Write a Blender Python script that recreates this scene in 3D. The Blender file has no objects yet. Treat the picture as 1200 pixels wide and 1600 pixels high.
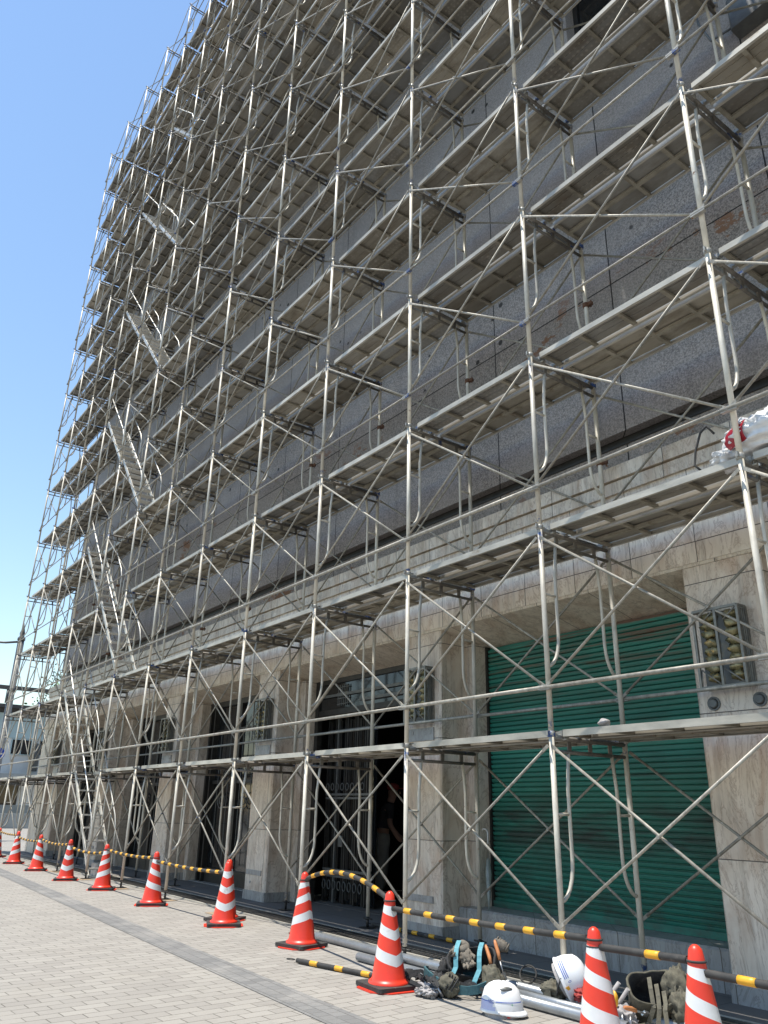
import bpy, math, random
from mathutils import Vector, Matrix, noise as mnoise
random.seed(7)
sc = bpy.context.scene
COL = sc.collection
R = math.radians

# ------------------------------------------------------------------ camera
cam_d = bpy.data.cameras.new("camera")
cam = bpy.data.objects.new("camera", cam_d); COL.objects.link(cam)
rt, up, fw = Vector((.5953, .8034, .0192)), Vector((.2778, -.2279, .9332)), Vector((-.7541, .5502, .3589))
fw.normalize(); rt = (rt - fw*rt.dot(fw)).normalized(); up = rt.cross(fw)
M3 = Matrix((rt, up, -fw)).transposed()
cam.matrix_world = Matrix.Translation((4.2605, -4.7662, 1.1143)) @ M3.to_4x4()
cam_d.sensor_fit = 'VERTICAL'; cam_d.sensor_height = 36; cam_d.sensor_width = 27
cam_d.lens = 1211.5/1600*36
cam_d.clip_start = .05; cam_d.clip_end = 3000
sc.camera = cam
# ------------------------------------------------------------------ world, sun, exposure
w = bpy.data.worlds.new("World"); sc.world = w; w.use_nodes = True
nt = w.node_tree; nt.nodes.clear()
sky = nt.nodes.new('ShaderNodeTexSky'); sky.sky_type = 'NISHITA'; sky.sun_disc = False
sky.sun_elevation = R(77); sky.sun_rotation = R(200); sky.altitude = 1800
sky.air_density = 1.9; sky.dust_density = .0; sky.ozone_density = 3.0
bg = nt.nodes.new('ShaderNodeBackground'); bg.inputs[1].default_value = .125
wo = nt.nodes.new('ShaderNodeOutputWorld')
nt.links.new(sky.outputs[0], bg.inputs[0]); nt.links.new(bg.outputs[0], wo.inputs[0])
sd = bpy.data.lights.new("sun", 'SUN'); sd.energy = 4.1; sd.angle = R(.53); sd.color = (1, .945, .85)
sun = bpy.data.objects.new("sun", sd); COL.objects.link(sun)
sun.rotation_euler = Vector((.08, .22, -1)).to_track_quat('-Z', 'Y').to_euler()
sc.view_settings.view_transform = 'Standard'; sc.view_settings.look = 'None'
sc.view_settings.gamma = 1; sc.view_settings.exposure = .68
sc.render.engine = 'CYCLES'
sc.cycles.use_denoising = True
sc.cycles.max_bounces = 8; sc.cycles.diffuse_bounces = 5

# ------------------------------------------------------------------ materials
def new_mat(name):
    m = bpy.data.materials.new(name); m.use_nodes = True
    n = m.node_tree; b = n.nodes['Principled BSDF']
    return m, n, b
def N(n, t, **kw):
    d = n.nodes.new(t)
    for k, v in kw.items():
        if k.startswith('i_'): d.inputs[k[2:].replace('_', ' ')].default_value = v
        else: setattr(d, k, v)
    return d
def mix(n, fac, a, b, mode='MIX'):
    d = n.nodes.new('ShaderNodeMix'); d.data_type = 'RGBA'; d.blend_type = mode
    for s, v in ((0, fac), (6, a), (7, b)):
        if hasattr(v, 'is_linked') or hasattr(v, 'links'): n.links.new(v, d.inputs[s])
        elif s == 0: d.inputs[0].default_value = v
        else: d.inputs[s].default_value = (*v, 1) if len(v) == 3 else v
    return d.outputs[2]
def ramp(n, src, lo, hi, inv=False):
    d = n.nodes.new('ShaderNodeMapRange'); d.inputs[1].default_value = lo; d.inputs[2].default_value = hi
    if inv: d.inputs[3].default_value = 1; d.inputs[4].default_value = 0
    n.links.new(src, d.inputs[0]); return d.outputs[0]
def math_(n, op, a, b=None):
    d = n.nodes.new('ShaderNodeMath'); d.operation = op
    for i, v in enumerate((a, b)):
        if v is None: continue
        if hasattr(v, 'links'): n.links.new(v, d.inputs[i])
        else: d.inputs[i].default_value = v
    return d.outputs[0]
def coords(n, rand=True):
    tc = n.nodes.new('ShaderNodeTexCoord')
    if not rand: return tc.outputs['Object'], None
    oi = n.nodes.new('ShaderNodeObjectInfo')
    s = n.nodes.new('ShaderNodeVectorMath'); s.operation = 'SCALE'; s.inputs[0].default_value = (37, 53, 71)
    n.links.new(oi.outputs['Random'], s.inputs[3])
    a = n.nodes.new('ShaderNodeVectorMath'); a.operation = 'ADD'
    n.links.new(tc.outputs['Object'], a.inputs[0]); n.links.new(s.outputs[0], a.inputs[1])
    return a.outputs[0], oi.outputs['Random']
def noise(n, vec, scale, detail=4, rough=.6, dist=0):
    d = N(n, 'ShaderNodeTexNoise'); d.inputs['Scale'].default_value = scale; d.inputs['Detail'].default_value = detail
    d.inputs['Roughness'].default_value = rough; d.inputs['Distortion'].default_value = dist
    n.links.new(vec, d.inputs['Vector']); return d.outputs['Fac']
def stretch(n, vec, s):
    d = n.nodes.new('ShaderNodeMapping'); d.inputs['Scale'].default_value = s
    n.links.new(vec, d.inputs['Vector']); return d.outputs[0]
def bump(n, b, h, strength=.3, dist=.005):
    d = n.nodes.new('ShaderNodeBump'); d.inputs['Strength'].default_value = strength; d.inputs['Distance'].default_value = dist
    n.links.new(h, d.inputs['Height']); n.links.new(d.outputs[0], b.inputs['Normal'])
def generic(name, c1, c2, scale=8, rough=.6, metal=0, c3=None, t3=(.6, .68), s3=5, bmp=.15, bd=.003, rand=True, vary=0, detail=5, str_=None):
    """two-tone worn surface; c3 is a third tone in irregular patches"""
    m, n, b = new_mat(name); v, rnd = coords(n, rand)
    vv = stretch(n, v, str_) if str_ else v
    f = noise(n, vv, scale, detail)
    c = mix(n, ramp(n, f, .35, .65), c1, c2)
    if c3: c = mix(n, ramp(n, noise(n, vv, s3, 5, .65), *t3), c, c3)
    if vary and rnd is not None:
        k = N(n, 'ShaderNodeHueSaturation'); n.links.new(c, k.inputs['Color'])
        n.links.new(math_(n, 'ADD', math_(n, 'MULTIPLY', rnd, vary), 1-vary/2), k.inputs['Value']); c = k.outputs[0]
    n.links.new(c, b.inputs['Base Color'])
    b.inputs['Roughness'].default_value = rough; b.inputs['Metallic'].default_value = metal
    if bmp: bump(n, b, noise(n, vv, scale*4, 4), bmp, bd)
    return m
MT = {}
def tube_mat(name, c1, c2, rust, blue=0):
    m, n, b = new_mat(name); v, rnd = coords(n)
    c = mix(n, ramp(n, noise(n, stretch(n, v, (1, 1, .35)), 22, 5), .35, .65), c1, c2)
    c = mix(n, ramp(n, noise(n, v, 55, 3), .62, .72), c, (.62, .60, .55))
    k = N(n, 'ShaderNodeHueSaturation'); n.links.new(c, k.inputs['Color'])
    n.links.new(math_(n, 'ADD', math_(n, 'MULTIPLY', rnd, .42), .70), k.inputs['Value']); c = k.outputs[0]
    c = mix(n, ramp(n, noise(n, v, 6.5, 6, .7), rust, rust+.07), c, (.20, .095, .045))
    if blue:   # old blue paint round the coupled ends of some tubes
        tc = n.nodes.new('ShaderNodeTexCoord'); sx = n.nodes.new('ShaderNodeSeparateXYZ'); n.links.new(tc.outputs['Object'], sx.inputs[0])
        e = math_(n, 'ADD', ramp(n, sx.outputs[2], 1.50, 1.66), ramp(n, sx.outputs[2], .13, .03))
        e = math_(n, 'MULTIPLY', e, ramp(n, noise(n, v, 14, 4, .7), .50, .56))
        w2 = N(n, 'ShaderNodeTexWhiteNoise', noise_dimensions='1D'); n.links.new(rnd, w2.inputs['W'])
        e = math_(n, 'MULTIPLY', e, ramp(n, w2.outputs[0], .45, .5))
        c = mix(n, e, c, (.05, .10, .26))
    n.links.new(c, b.inputs['Base Color']); b.inputs['Roughness'].default_value = .5; b.inputs['Metallic'].default_value = .12
    bump(n, b, noise(n, v, 90, 3), .2, .002)
    return m
MT['tube'] = tube_mat('weathered_tube', (.72, .665, .56), (.54, .50, .42), .645, 1)
MT['thin'] = tube_mat('weathered_brace', (.40, .37, .31), (.245, .228, .19), .65)
MT['beam'] = generic('beam_steel', (.19, .175, .15), (.11, .10, .09), 14, .55, .3, (.03, .055, .15), (.62, .68), 5, vary=.5)
def clamp_mat():
    m, n, b = new_mat('clamp_paint'); v, rnd = coords(n)
    c = mix(n, ramp(n, noise(n, v, 25, 5), .35, .65), (.40, .39, .35), (.25, .245, .23))
    w2 = N(n, 'ShaderNodeTexWhiteNoise', noise_dimensions='1D'); n.links.new(rnd, w2.inputs['W'])
    c = mix(n, math_(n, 'MULTIPLY', ramp(n, w2.outputs[0], .78, .8), ramp(n, noise(n, v, 16, 4), .42, .5)), c, (.045, .09, .24))
    c = mix(n, ramp(n, noise(n, v, 12, 5, .7), .62, .68), c, (.24, .13, .06))
    n.links.new(c, b.inputs['Base Color']); b.inputs['Roughness'].default_value = .5; b.inputs['Metallic'].default_value = .25; return m
MT['clamp'] = clamp_mat()
def pan_mat():
    m, n, b = new_mat('plank_sheet'); v, rnd = coords(n)
    w2 = N(n, 'ShaderNodeTexWhiteNoise', noise_dimensions='1D'); n.links.new(rnd, w2.inputs['W'])
    base = mix(n, ramp(n, w2.outputs[0], .15, .85), (.25, .25, .24), (.315, .29, .24))
    k = N(n, 'ShaderNodeHueSaturation'); n.links.new(base, k.inputs['Color'])
    n.links.new(math_(n, 'ADD', math_(n, 'MULTIPLY', rnd, .75), .62), k.inputs['Value']); c = k.outputs[0]
    c = mix(n, math_(n, 'MULTIPLY', ramp(n, noise(n, stretch(n, v, (.7, 1.6, 1)), 2.6, 6, .65), .46, .70), .7), c, (.12, .092, .06))
    c = mix(n, math_(n, 'MULTIPLY', ramp(n, noise(n, v, 4.5, 5, .7), .60, .70), .6), c, (.44, .42, .37))
    vo = N(n, 'ShaderNodeTexVoronoi'); vo.inputs['Scale'].default_value = 16; vo.inputs['Randomness'].default_value = .12; n.links.new(v, vo.inputs['Vector'])
    dot = ramp(n, vo.outputs['Distance'], .20, .30, True)
    c = mix(n, math_(n, 'MULTIPLY', dot, .22), c, (.5, .47, .40))
    n.links.new(c, b.inputs['Base Color']); b.inputs['Roughness'].default_value = .55; b.inputs['Metallic'].default_value = .2
    bump(n, b, dot, .35, .004); return m
MT['pan'] = pan_mat()
MT['rail'] = generic('plank_edge', (.56, .525, .45), (.38, .36, .31), 9, .5, .2, (.25, .19, .12), (.66, .74), 6, vary=.35, str_=(.4, 1, 1))
MT['rib'] = generic('plank_rib', (.36, .33, .265), (.23, .21, .165), 7, .55, .2, (.17, .12, .075), (.58, .7), 5, vary=.5)
MT['alu'] = generic('stair_aluminium', (.68, .66, .61), (.54, .52, .47), 20, .45, .4, (.34, .30, .25), (.62, .7), 8, vary=.2)
MT['black'] = generic('black_rubber', (.028, .027, .026), (.05, .047, .043), 14, .75, 0, (.11, .10, .085), (.60, .7), 9)
MT['red'] = generic('cone_orange', (.78, .050, .022), (.70, .040, .018), 5, .38, 0, (.62, .075, .04), (.62, .75), 9, bmp=.05, vary=.12)
MT['white'] = generic('reflective_white', (.74, .74, .73), (.66, .66, .65), 12, .42, 0, (.52, .50, .47), (.62, .74), 9, bmp=.03)
MT['yellow'] = generic('bar_yellow', (.78, .40, .022), (.70, .35, .025), 14, .45, 0, (.45, .26, .05), (.64, .72), 12, bmp=.05)
MT['wood'] = generic('board_wood', (.36, .27, .18), (.26, .19, .12), 8, .8, 0, str_=(1, 8, 8))
MT['galv'] = generic('galvanised_pipe', (.40, .42, .43), (.29, .31, .33), 10, .38, .55, (.46, .46, .43), (.6, .7), 18)
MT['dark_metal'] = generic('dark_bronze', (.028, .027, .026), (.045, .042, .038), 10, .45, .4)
MT['grey_metal'] = generic('grey_metal', (.16, .165, .16), (.11, .115, .115), 10, .5, .4, (.22, .20, .16), (.6, .7), 6)

def stone_joint(n, v, axis, bw, bh, mort, off=.0):
    """brick pattern laid in x+y / z (walls) or x / y (soffit, ground)"""
    sx = n.nodes.new('ShaderNodeSeparateXYZ'); n.links.new(v, sx.inputs[0])
    cb = n.nodes.new('ShaderNodeCombineXYZ')
    if axis == 'wall':
        n.links.new(math_(n, 'ADD', sx.outputs[0], sx.outputs[1]), cb.inputs[0]); n.links.new(sx.outputs[2], cb.inputs[1])
    else:
        n.links.new(sx.outputs[0], cb.inputs[0]); n.links.new(sx.outputs[1], cb.inputs[1])
    br = N(n, 'ShaderNodeTexBrick', offset=off, offset_frequency=2)
    for k, val in (('Scale', 1), ('Mortar Size', mort), ('Mortar Smooth', .1), ('Bias', 0), ('Brick Width', bw), ('Row Height', bh)):
        br.inputs[k].default_value = val
    br.inputs['Color1'].default_value = (0, 0, 0, 1); br.inputs['Color2'].default_value = (1, 1, 1, 1)
    n.links.new(cb.outputs[0], br.inputs['Vector'])
    return br
def marble(name, c1, c2, vein, axis='wall', bw=.62, bh=.85, mort=.004, shift=(0, 0, 0)):
    m, n, b = new_mat(name); v, _ = coords(n, False)
    mp = n.nodes.new('ShaderNodeMapping'); mp.inputs['Location'].default_value = shift; n.links.new(v, mp.inputs['Vector']); v = mp.outputs[0]
    br = stone_joint(n, v, axis, bw, bh, mort)
    # every slab turns its veins a little: shift the vein field by the slab's own tone
    sh = n.nodes.new('ShaderNodeVectorMath'); sh.operation = 'SCALE'; sh.inputs[3].default_value = 3.1
    n.links.new(br.outputs['Color'], sh.inputs[0])
    ad = n.nodes.new('ShaderNodeVectorMath'); ad.operation = 'ADD'; n.links.new(v, ad.inputs[0]); n.links.new(sh.outputs[0], ad.inputs[1]); vv = ad.outputs[0]
    mp2 = n.nodes.new('ShaderNodeMapping'); mp2.inputs['Rotation'].default_value = (.3, .65, .2); mp2.inputs['Scale'].default_value = (1.8, 1, .55)
    n.links.new(vv, mp2.inputs['Vector']); vr = mp2.outputs[0]
    c = mix(n, ramp(n, noise(n, vr, 2.2, 7, .65, 1.2), .36, .64), c1, c2)
    c = mix(n, math_(n, 'MULTIPLY', ramp(n, noise(n, vr, 1.6, 5, .6, 1.6), .50, .70), .6), c, vein)
    r = noise(n, vr, 2.6, 8, .68, 2.2)
    r = math_(n, 'ABSOLUTE', math_(n, 'SUBTRACT', r, .5))
    c = mix(n, math_(n, 'MULTIPLY', ramp(n, r, .0, .026, True), .55), c, (vein[0]*.55, vein[1]*.5, vein[2]*.48))
    c = mix(n, math_(n, 'MULTIPLY', ramp(n, noise(n, vr, 9, 6, .7, .8), .58, .72), .4), c, (vein[0]*.7, vein[1]*.7, vein[2]*.72))
    # streaks of grime running down
    c = mix(n, math_(n, 'MULTIPLY', ramp(n, noise(n, stretch(n, v, (5, 5, .45)), 2.2, 6, .7), .50, .74), .5), c, (.14, .115, .095))
    c = mix(n, br.outputs['Fac'], c, (.10, .085, .07))
    n.links.new(c, b.inputs['Base Color']); b.inputs['Roughness'].default_value = .42
    iv = math_(n, 'SUBTRACT', 1, br.outputs['Fac']); bump(n, b, iv, .5, .004)
    return m
MT['marble'] = marble('marble_pillar', (.76, .67, .57), (.62, .53, .435), (.46, .30, .20), bw=3.1, bh=1.06, shift=(1.4, 0, .12))
MT['marble_side'] = marble('marble_side', (.72, .64, .555), (.57, .50, .42), (.42, .30, .21), bw=3.7, bh=1.06, shift=(2.2, .5, .12))
MT['fascia'] = marble('marble_fascia', (.80, .72, .62), (.68, .60, .505), (.48, .32, .21), bw=.66, bh=.86, shift=(.1, 0, .02))
MT['cornice'] = marble('marble_cornice', (.72, .64, .53), (.58, .49, .38), (.42, .28, .18), bw=.66, bh=1.4, shift=(.33, 0, .3))
MT['soffit'] = marble('marble_soffit', (.72, .64, .53), (.63, .55, .44), (.44, .31, .22), axis='flat', bw=.66, bh=3)
MT['base_stone'] = marble('grey_base_stone', (.40, .395, .38), (.31, .305, .295), (.22, .21, .20), bw=.95, bh=.9)
def granite():
    m, n, b = new_mat('grey_granite'); v, _ = coords(n, False)
    f = noise(n, v, 58, 3, .75)
    c = mix(n, ramp(n, f, .40, .60), (.140, .124, .115), (.43, .388, .36))
    c = mix(n, ramp(n, noise(n, v, 95, 2, .7), .62, .68), c, (.46, .45, .45))
    c = mix(n, math_(n, 'MULTIPLY', ramp(n, noise(n, stretch(n, v, (1, 1, .5)), .9, 5), .40, .68), .35), c, (.36, .34, .34))
    c = mix(n, math_(n, 'MULTIPLY', ramp(n, noise(n, stretch(n, v, (4, 4, .3)), 1.3, 6, .7), .55, .75), .45), c, (.085, .08, .08))
    tz = n.nodes.new('ShaderNodeSeparateXYZ'); n.links.new(v, tz.inputs[0])
    band = math_(n, 'ADD', math_(n, 'MULTIPLY', ramp(n, tz.outputs[2], 6.15, 6.3), ramp(n, tz.outputs[2], 6.62, 6.9, True)), math_(n, 'MULTIPLY', ramp(n, tz.outputs[2], 4.0, 4.1), ramp(n, tz.outputs[2], 4.7, 4.85, True)))
    pn = noise(n, stretch(n, v, (.8, 1, 1.6)), 1.35, 7, .75)
    c = mix(n, math_(n, 'MULTIPLY', band, ramp(n, pn, .575, .595)), c, (.24, .125, .07))      # spalled brown patches
    c = mix(n, ramp(n, noise(n, v, 1.15, 7, .72), .70, .71), c, (.20, .115, .07))
    low = ramp(n, tz.outputs[2], 7.7, 8.1, True)
    c = mix(n, math_(n, 'MULTIPLY', math_(n, 'SUBTRACT', 1, low), .38), c, (.36, .33, .31))   # smoother paler panels above
    vo = N(n, 'ShaderNodeTexVoronoi'); vo.inputs['Scale'].default_value = 3.2; n.links.new(v, vo.inputs['Vector'])
    hb = math_(n, 'MULTIPLY', ramp(n, tz.outputs[2], 6.7, 6.75), ramp(n, tz.outputs[2], 7.3, 7.35, True))
    hole = math_(n, 'MULTIPLY', ramp(n, vo.outputs['Distance'], .10, .13, True), math_(n, 'MAXIMUM', math_(n, 'MULTIPLY', hb, .95), ramp(n, noise(n, v, .8, 2), .56, .58)))
    c = mix(n, hole, c, (.02, .018, .016))
    br = stone_joint(n, v, 'wall', 1.78, 3.3, .008)
    c = mix(n, ramp(n, br.outputs['Color'], 0, 1), mix(n, .22, c, (.10, .09, .085)), mix(n, .12, c, (.42, .40, .39)))
    c = mix(n, math_(n, 'MULTIPLY', ramp(n, noise(n, v, .55, 6, .7), .50, .66), .4), c, (.34, .32, .31))
    c = mix(n, br.outputs['Fac'], c, (.035, .033, .033))
    n.links.new(c, b.inputs['Base Color']); b.inputs['Roughness'].default_value = .8; b.inputs['Specular IOR Level'].default_value = .2
    h = math_(n, 'SUBTRACT', math_(n, 'SUBTRACT', f, math_(n, 'MULTIPLY', br.outputs['Fac'], 3)), math_(n, 'MULTIPLY', hole, 4))
    bump(n, b, h, .35, .006)
    return m
MT['granite'] = granite()
def paver(name, c1, c2, mortar, bw, bh, mort, rot=0, off=.5, dirt=(.3, .27, .22), dirt_t=(.55, .8), dirt_a=.4):
    m, n, b = new_mat(name); v, _ = coords(n, False)
    mp = n.nodes.new('ShaderNodeMapping'); mp.inputs['Rotation'].default_value = (0, 0, rot); n.links.new(v, mp.inputs['Vector'])
    br = stone_joint(n, mp.outputs[0], 'flat', bw, bh, mort, off)
    c = mix(n, br.outputs['Color'], c1, c2)
    c = mix(n, math_(n, 'MULTIPLY', ramp(n, noise(n, v, 1.1, 6, .65), *dirt_t), dirt_a), c, dirt)
    c = mix(n, math_(n, 'MULTIPLY', ramp(n, noise(n, v, 70, 3, .7), .45, .7), .18), c, (c1[0]*.55, c1[1]*.55, c1[2]*.55))
    st = noise(n, stretch(n, mp.outputs[0], (.35, 3, 1)), 1.7, 5, .7, .5)
    c = mix(n, math_(n, 'MULTIPLY', ramp(n, st, .64, .72), .35), c, (min(1, c2[0]*1.35), min(1, c2[1]*1.35), min(1, c2[2]*1.35)))
    vo = N(n, 'ShaderNodeTexVoronoi'); vo.inputs['Scale'].default_value = 2.3; n.links.new(v, vo.inputs['Vector'])
    c = mix(n, math_(n, 'MULTIPLY', math_(n, 'MULTIPLY', ramp(n, vo.outputs['Distance'], .035, .055, True), ramp(n, noise(n, v, .9, 2), .50, .52)), .55), c, (c1[0]*.42, c1[1]*.42, c1[2]*.42))
    c = mix(n, math_(n, 'MULTIPLY', ramp(n, noise(n, v, 3.2, 7, .75), .58, .70), .35), c, (c1[0]*.55, c1[1]*.53, c1[2]*.5))
    jf = math_(n, 'MULTIPLY', br.outputs['Fac'], ramp(n, noise(n, v, 5, 4), .22, .52))
    c = mix(n, jf, c, mortar)
    n.links.new(c, b.inputs['Base Color']); b.inputs['Roughness'].default_value = .82
    h = math_(n, 'SUBTRACT', math_(n, 'MULTIPLY', noise(n, v, 60, 3), .3), br.outputs['Fac']); bump(n, b, h, .5, .004)
    return m
ROT = -.049
MT['paver'] = paver('plaza_pavers', (.27, .25, .222), (.325, .303, .268), (.09, .08, .064), .225, .112, .0035, rot=ROT+math.pi/2)
MT['strip'] = paver('dark_strip_slabs', (.165, .162, .156), (.215, .21, .20), (.10, .097, .09), .10, .10, .003, rot=-ROT, dirt=(.34, .32, .29), dirt_t=(.48, .66), dirt_a=.6)
MT['slab'] = paver('entrance_slabs', (.13, .122, .115), (.165, .155, .145), (.04, .04, .04), .6, .6, .004, dirt=(.17, .16, .15))
def shutter_mat():
    m, n, b = new_mat('green_shutter_paint'); v, _ = coords(n, False)
    c = mix(n, ramp(n, noise(n, stretch(n, v, (.5, 1, 9)), 1.6, 5, .65), .35, .65), (.011, .145, .108), (.019, .200, .150))
    c = mix(n, math_(n, 'MULTIPLY', ramp(n, noise(n, stretch(n, v, (.3, 1, 14)), 1.1, 6, .7), .55, .70), .8), c, (.016, .040, .032))
    c = mix(n, math_(n, 'MULTIPLY', ramp(n, noise(n, v, 1.0, 5, .6), .52, .70), .45), c, (.02, .065, .05))
    tc = n.nodes.new('ShaderNodeTexCoord'); sx = n.nodes.new('ShaderNodeSeparateXYZ'); n.links.new(tc.outputs['Object'], sx.inputs[0])
    gb = math_(n, 'MULTIPLY', ramp(n, sx.outputs[2], .78, 1.0), ramp(n, sx.outputs[2], 1.22, 1.4, True))
    c = mix(n, math_(n, 'MULTIPLY', gb, ramp(n, noise(n, stretch(n, v, (.8, 1, 5)), 2.0, 6, .7), .34, .6)), c, (.022, .05, .042))
    c = mix(n, math_(n, 'MULTIPLY', ramp(n, noise(n, v, 18, 5, .7), .66, .70), .5), c, (.10, .14, .12))
    c = mix(n, math_(n, 'MULTIPLY', ramp(n, sx.outputs[2], .75, .30), ramp(n, noise(n, v, 4, 6, .7), .40, .65)), c, (.045, .075, .062))
    ru = math_(n, 'MULTIPLY', ramp(n, noise(n, stretch(n, v, (.5, 1, 12)), 1.5, 5, .7), .50, .62), ramp(n, sx.outputs[2], 2.2, 2.95))
    c = mix(n, ru, c, (.13, .06, .035))
    n.links.new(c, b.inputs['Base Color']); b.inputs['Roughness'].default_value = .5
    return m
MT['shutter'] = shutter_mat()
def glass_mat(name, col, rough=.08, spec=.6):
    m, n, b = new_mat(name); b.inputs['Base Color'].default_value = (*col, 1)
    b.inputs['Roughness'].default_value = rough; b.inputs['Specular IOR Level'].default_value = spec
    v, _ = coords(n, False); bump(n, b, noise(n, v, 3, 2), .02, .01); return m
MT['dark_glass'] = glass_mat('dark_glass', (.012, .014, .016))
MT['lamp_glass'] = generic('cast_glass', (.10, .10, .06), (.34, .29, .15), 18, .10, .35, (.50, .33, .12), (.58, .63), 22, bmp=.5, bd=.01)
MT['lamp_frame'] = generic('lamp_frame', (.15, .145, .13), (.24, .23, .20), 18, .4, .4)
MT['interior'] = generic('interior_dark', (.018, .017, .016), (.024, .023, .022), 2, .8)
MT['paper'] = generic('notice_paper', (.66, .67, .70), (.6, .61, .65), 4, .7, bmp=0)
MT['house_white'] = generic('house_white', (.72, .72, .70), (.62, .62, .60), 1.5, .8, bmp=0)
MT['house_grey'] = generic('house_grey', (.34, .36, .36), (.26, .28, .28), 1.5, .8, bmp=0)
MT['house_blue'] = generic('house_pale_blue', (.42, .54, .56), (.36, .47, .49), 1.5, .8, bmp=0)
MT['roof'] = generic('roof_dark', (.05, .05, .05), (.08, .08, .075), 2, .8, bmp=0)
MT['bark'] = generic('bark', (.12, .085, .06), (.07, .05, .035), 12, .9)
def leaf_mat():
    m, n, b = new_mat('leaf'); v, _ = coords(n, False)
    c = mix(n, ramp(n, noise(n, v, 1.3, 4), .3, .7), (.05, .115, .018), (.13, .21, .035))
    n.links.new(c, b.inputs['Base Color']); b.inputs['Roughness'].default_value = .6
    b.inputs['Subsurface Weight'].default_value = 0; return m
MT['leaf'] = leaf_mat()
MT['sign_blue'] = generic('sign_blue', (.01, .06, .36), (.012, .07, .40), 3, .4, bmp=0)
MT['helmet'] = generic('helmet_white', (.80, .80, .80), (.74, .74, .73), 6, .28, 0, (.62, .60, .57), (.66, .78), 9, bmp=.03)
MT['helmet_blue'] = generic('helmet_blue', (.05, .10, .42), (.06, .12, .46), 6, .4, bmp=0)
MT['helmet_lilac'] = generic('helmet_lilac', (.42, .45, .66), (.46, .49, .70), 6, .4, bmp=0)
MT['print_black'] = generic('print_black', (.015, .015, .02), (.02, .02, .025), 6, .5, bmp=0)
MT['print_red'] = generic('print_red', (.45, .02, .03), (.5, .03, .04), 6, .5, bmp=0)
MT['print_green'] = generic('print_green', (.05, .4, .16), (.05, .42, .18), 6, .5, bmp=0)
MT['bag_dark'] = generic('bag_fabric_dark', (.022, .023, .025), (.045, .044, .043), 30, .85, 0, (.10, .095, .085), (.6, .7), 12, bmp=.5)
MT['bag_olive'] = generic('bag_fabric_olive', (.13, .12, .085), (.085, .078, .058), 30, .88, 0, (.20, .18, .13), (.6, .7), 12, bmp=.5)
MT['bag_lining'] = generic('bag_lining', (.07, .072, .072), (.045, .046, .048), 22, .88, bmp=.4)
MT['teal'] = generic('teal_webbing', (.13, .36, .42), (.085, .26, .31), 40, .75, bmp=.3)
MT['teal_dark'] = generic('teal_belt', (.05, .13, .15), (.035, .095, .11), 40, .8, bmp=.4)
MT['glove'] = generic('glove_cloth', (.20, .175, .14), (.12, .105, .085), 30, .9, bmp=.5)
MT['orange'] = generic('handle_orange', (.58, .24, .09), (.50, .19, .07), 10, .5)
MT['steel'] = generic('tool_steel', (.42, .42, .42), (.30, .30, .30), 10, .3, .8)
MT['grey_cloth'] = generic('grey_cloth', (.40, .38, .37), (.28, .265, .26), 14, .9, bmp=.5)
MT['poly'] = generic('white_plastic_bag', (.70, .70, .70), (.58, .58, .59), 6, .3, bmp=.3, bd=.01)
MT['poly_red'] = generic('red_print', (.34, .008, .025), (.28, .006, .02), 6, .35, bmp=.2)
MT['poly_blue'] = generic('pale_blue_plastic', (.35, .50, .68), (.45, .58, .72), 6, .3, bmp=.2)
MT['clear'] = generic('clear_vinyl', (.30, .33, .31), (.22, .25, .24), 14, .25, bmp=.3)
MT['skin'] = generic('skin', (.42, .24, .17), (.38, .21, .15), 6, .55, bmp=0)
MT['trouser'] = generic('pale_trousers', (.40, .385, .35), (.32, .305, .28), 10, .9)
MT['shirt'] = generic('dark_shirt', (.035, .035, .04), (.05, .05, .055), 10, .9)
MT['cap_red'] = generic('red_cap', (.35, .05, .04), (.30, .04, .035), 10, .8)

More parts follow.
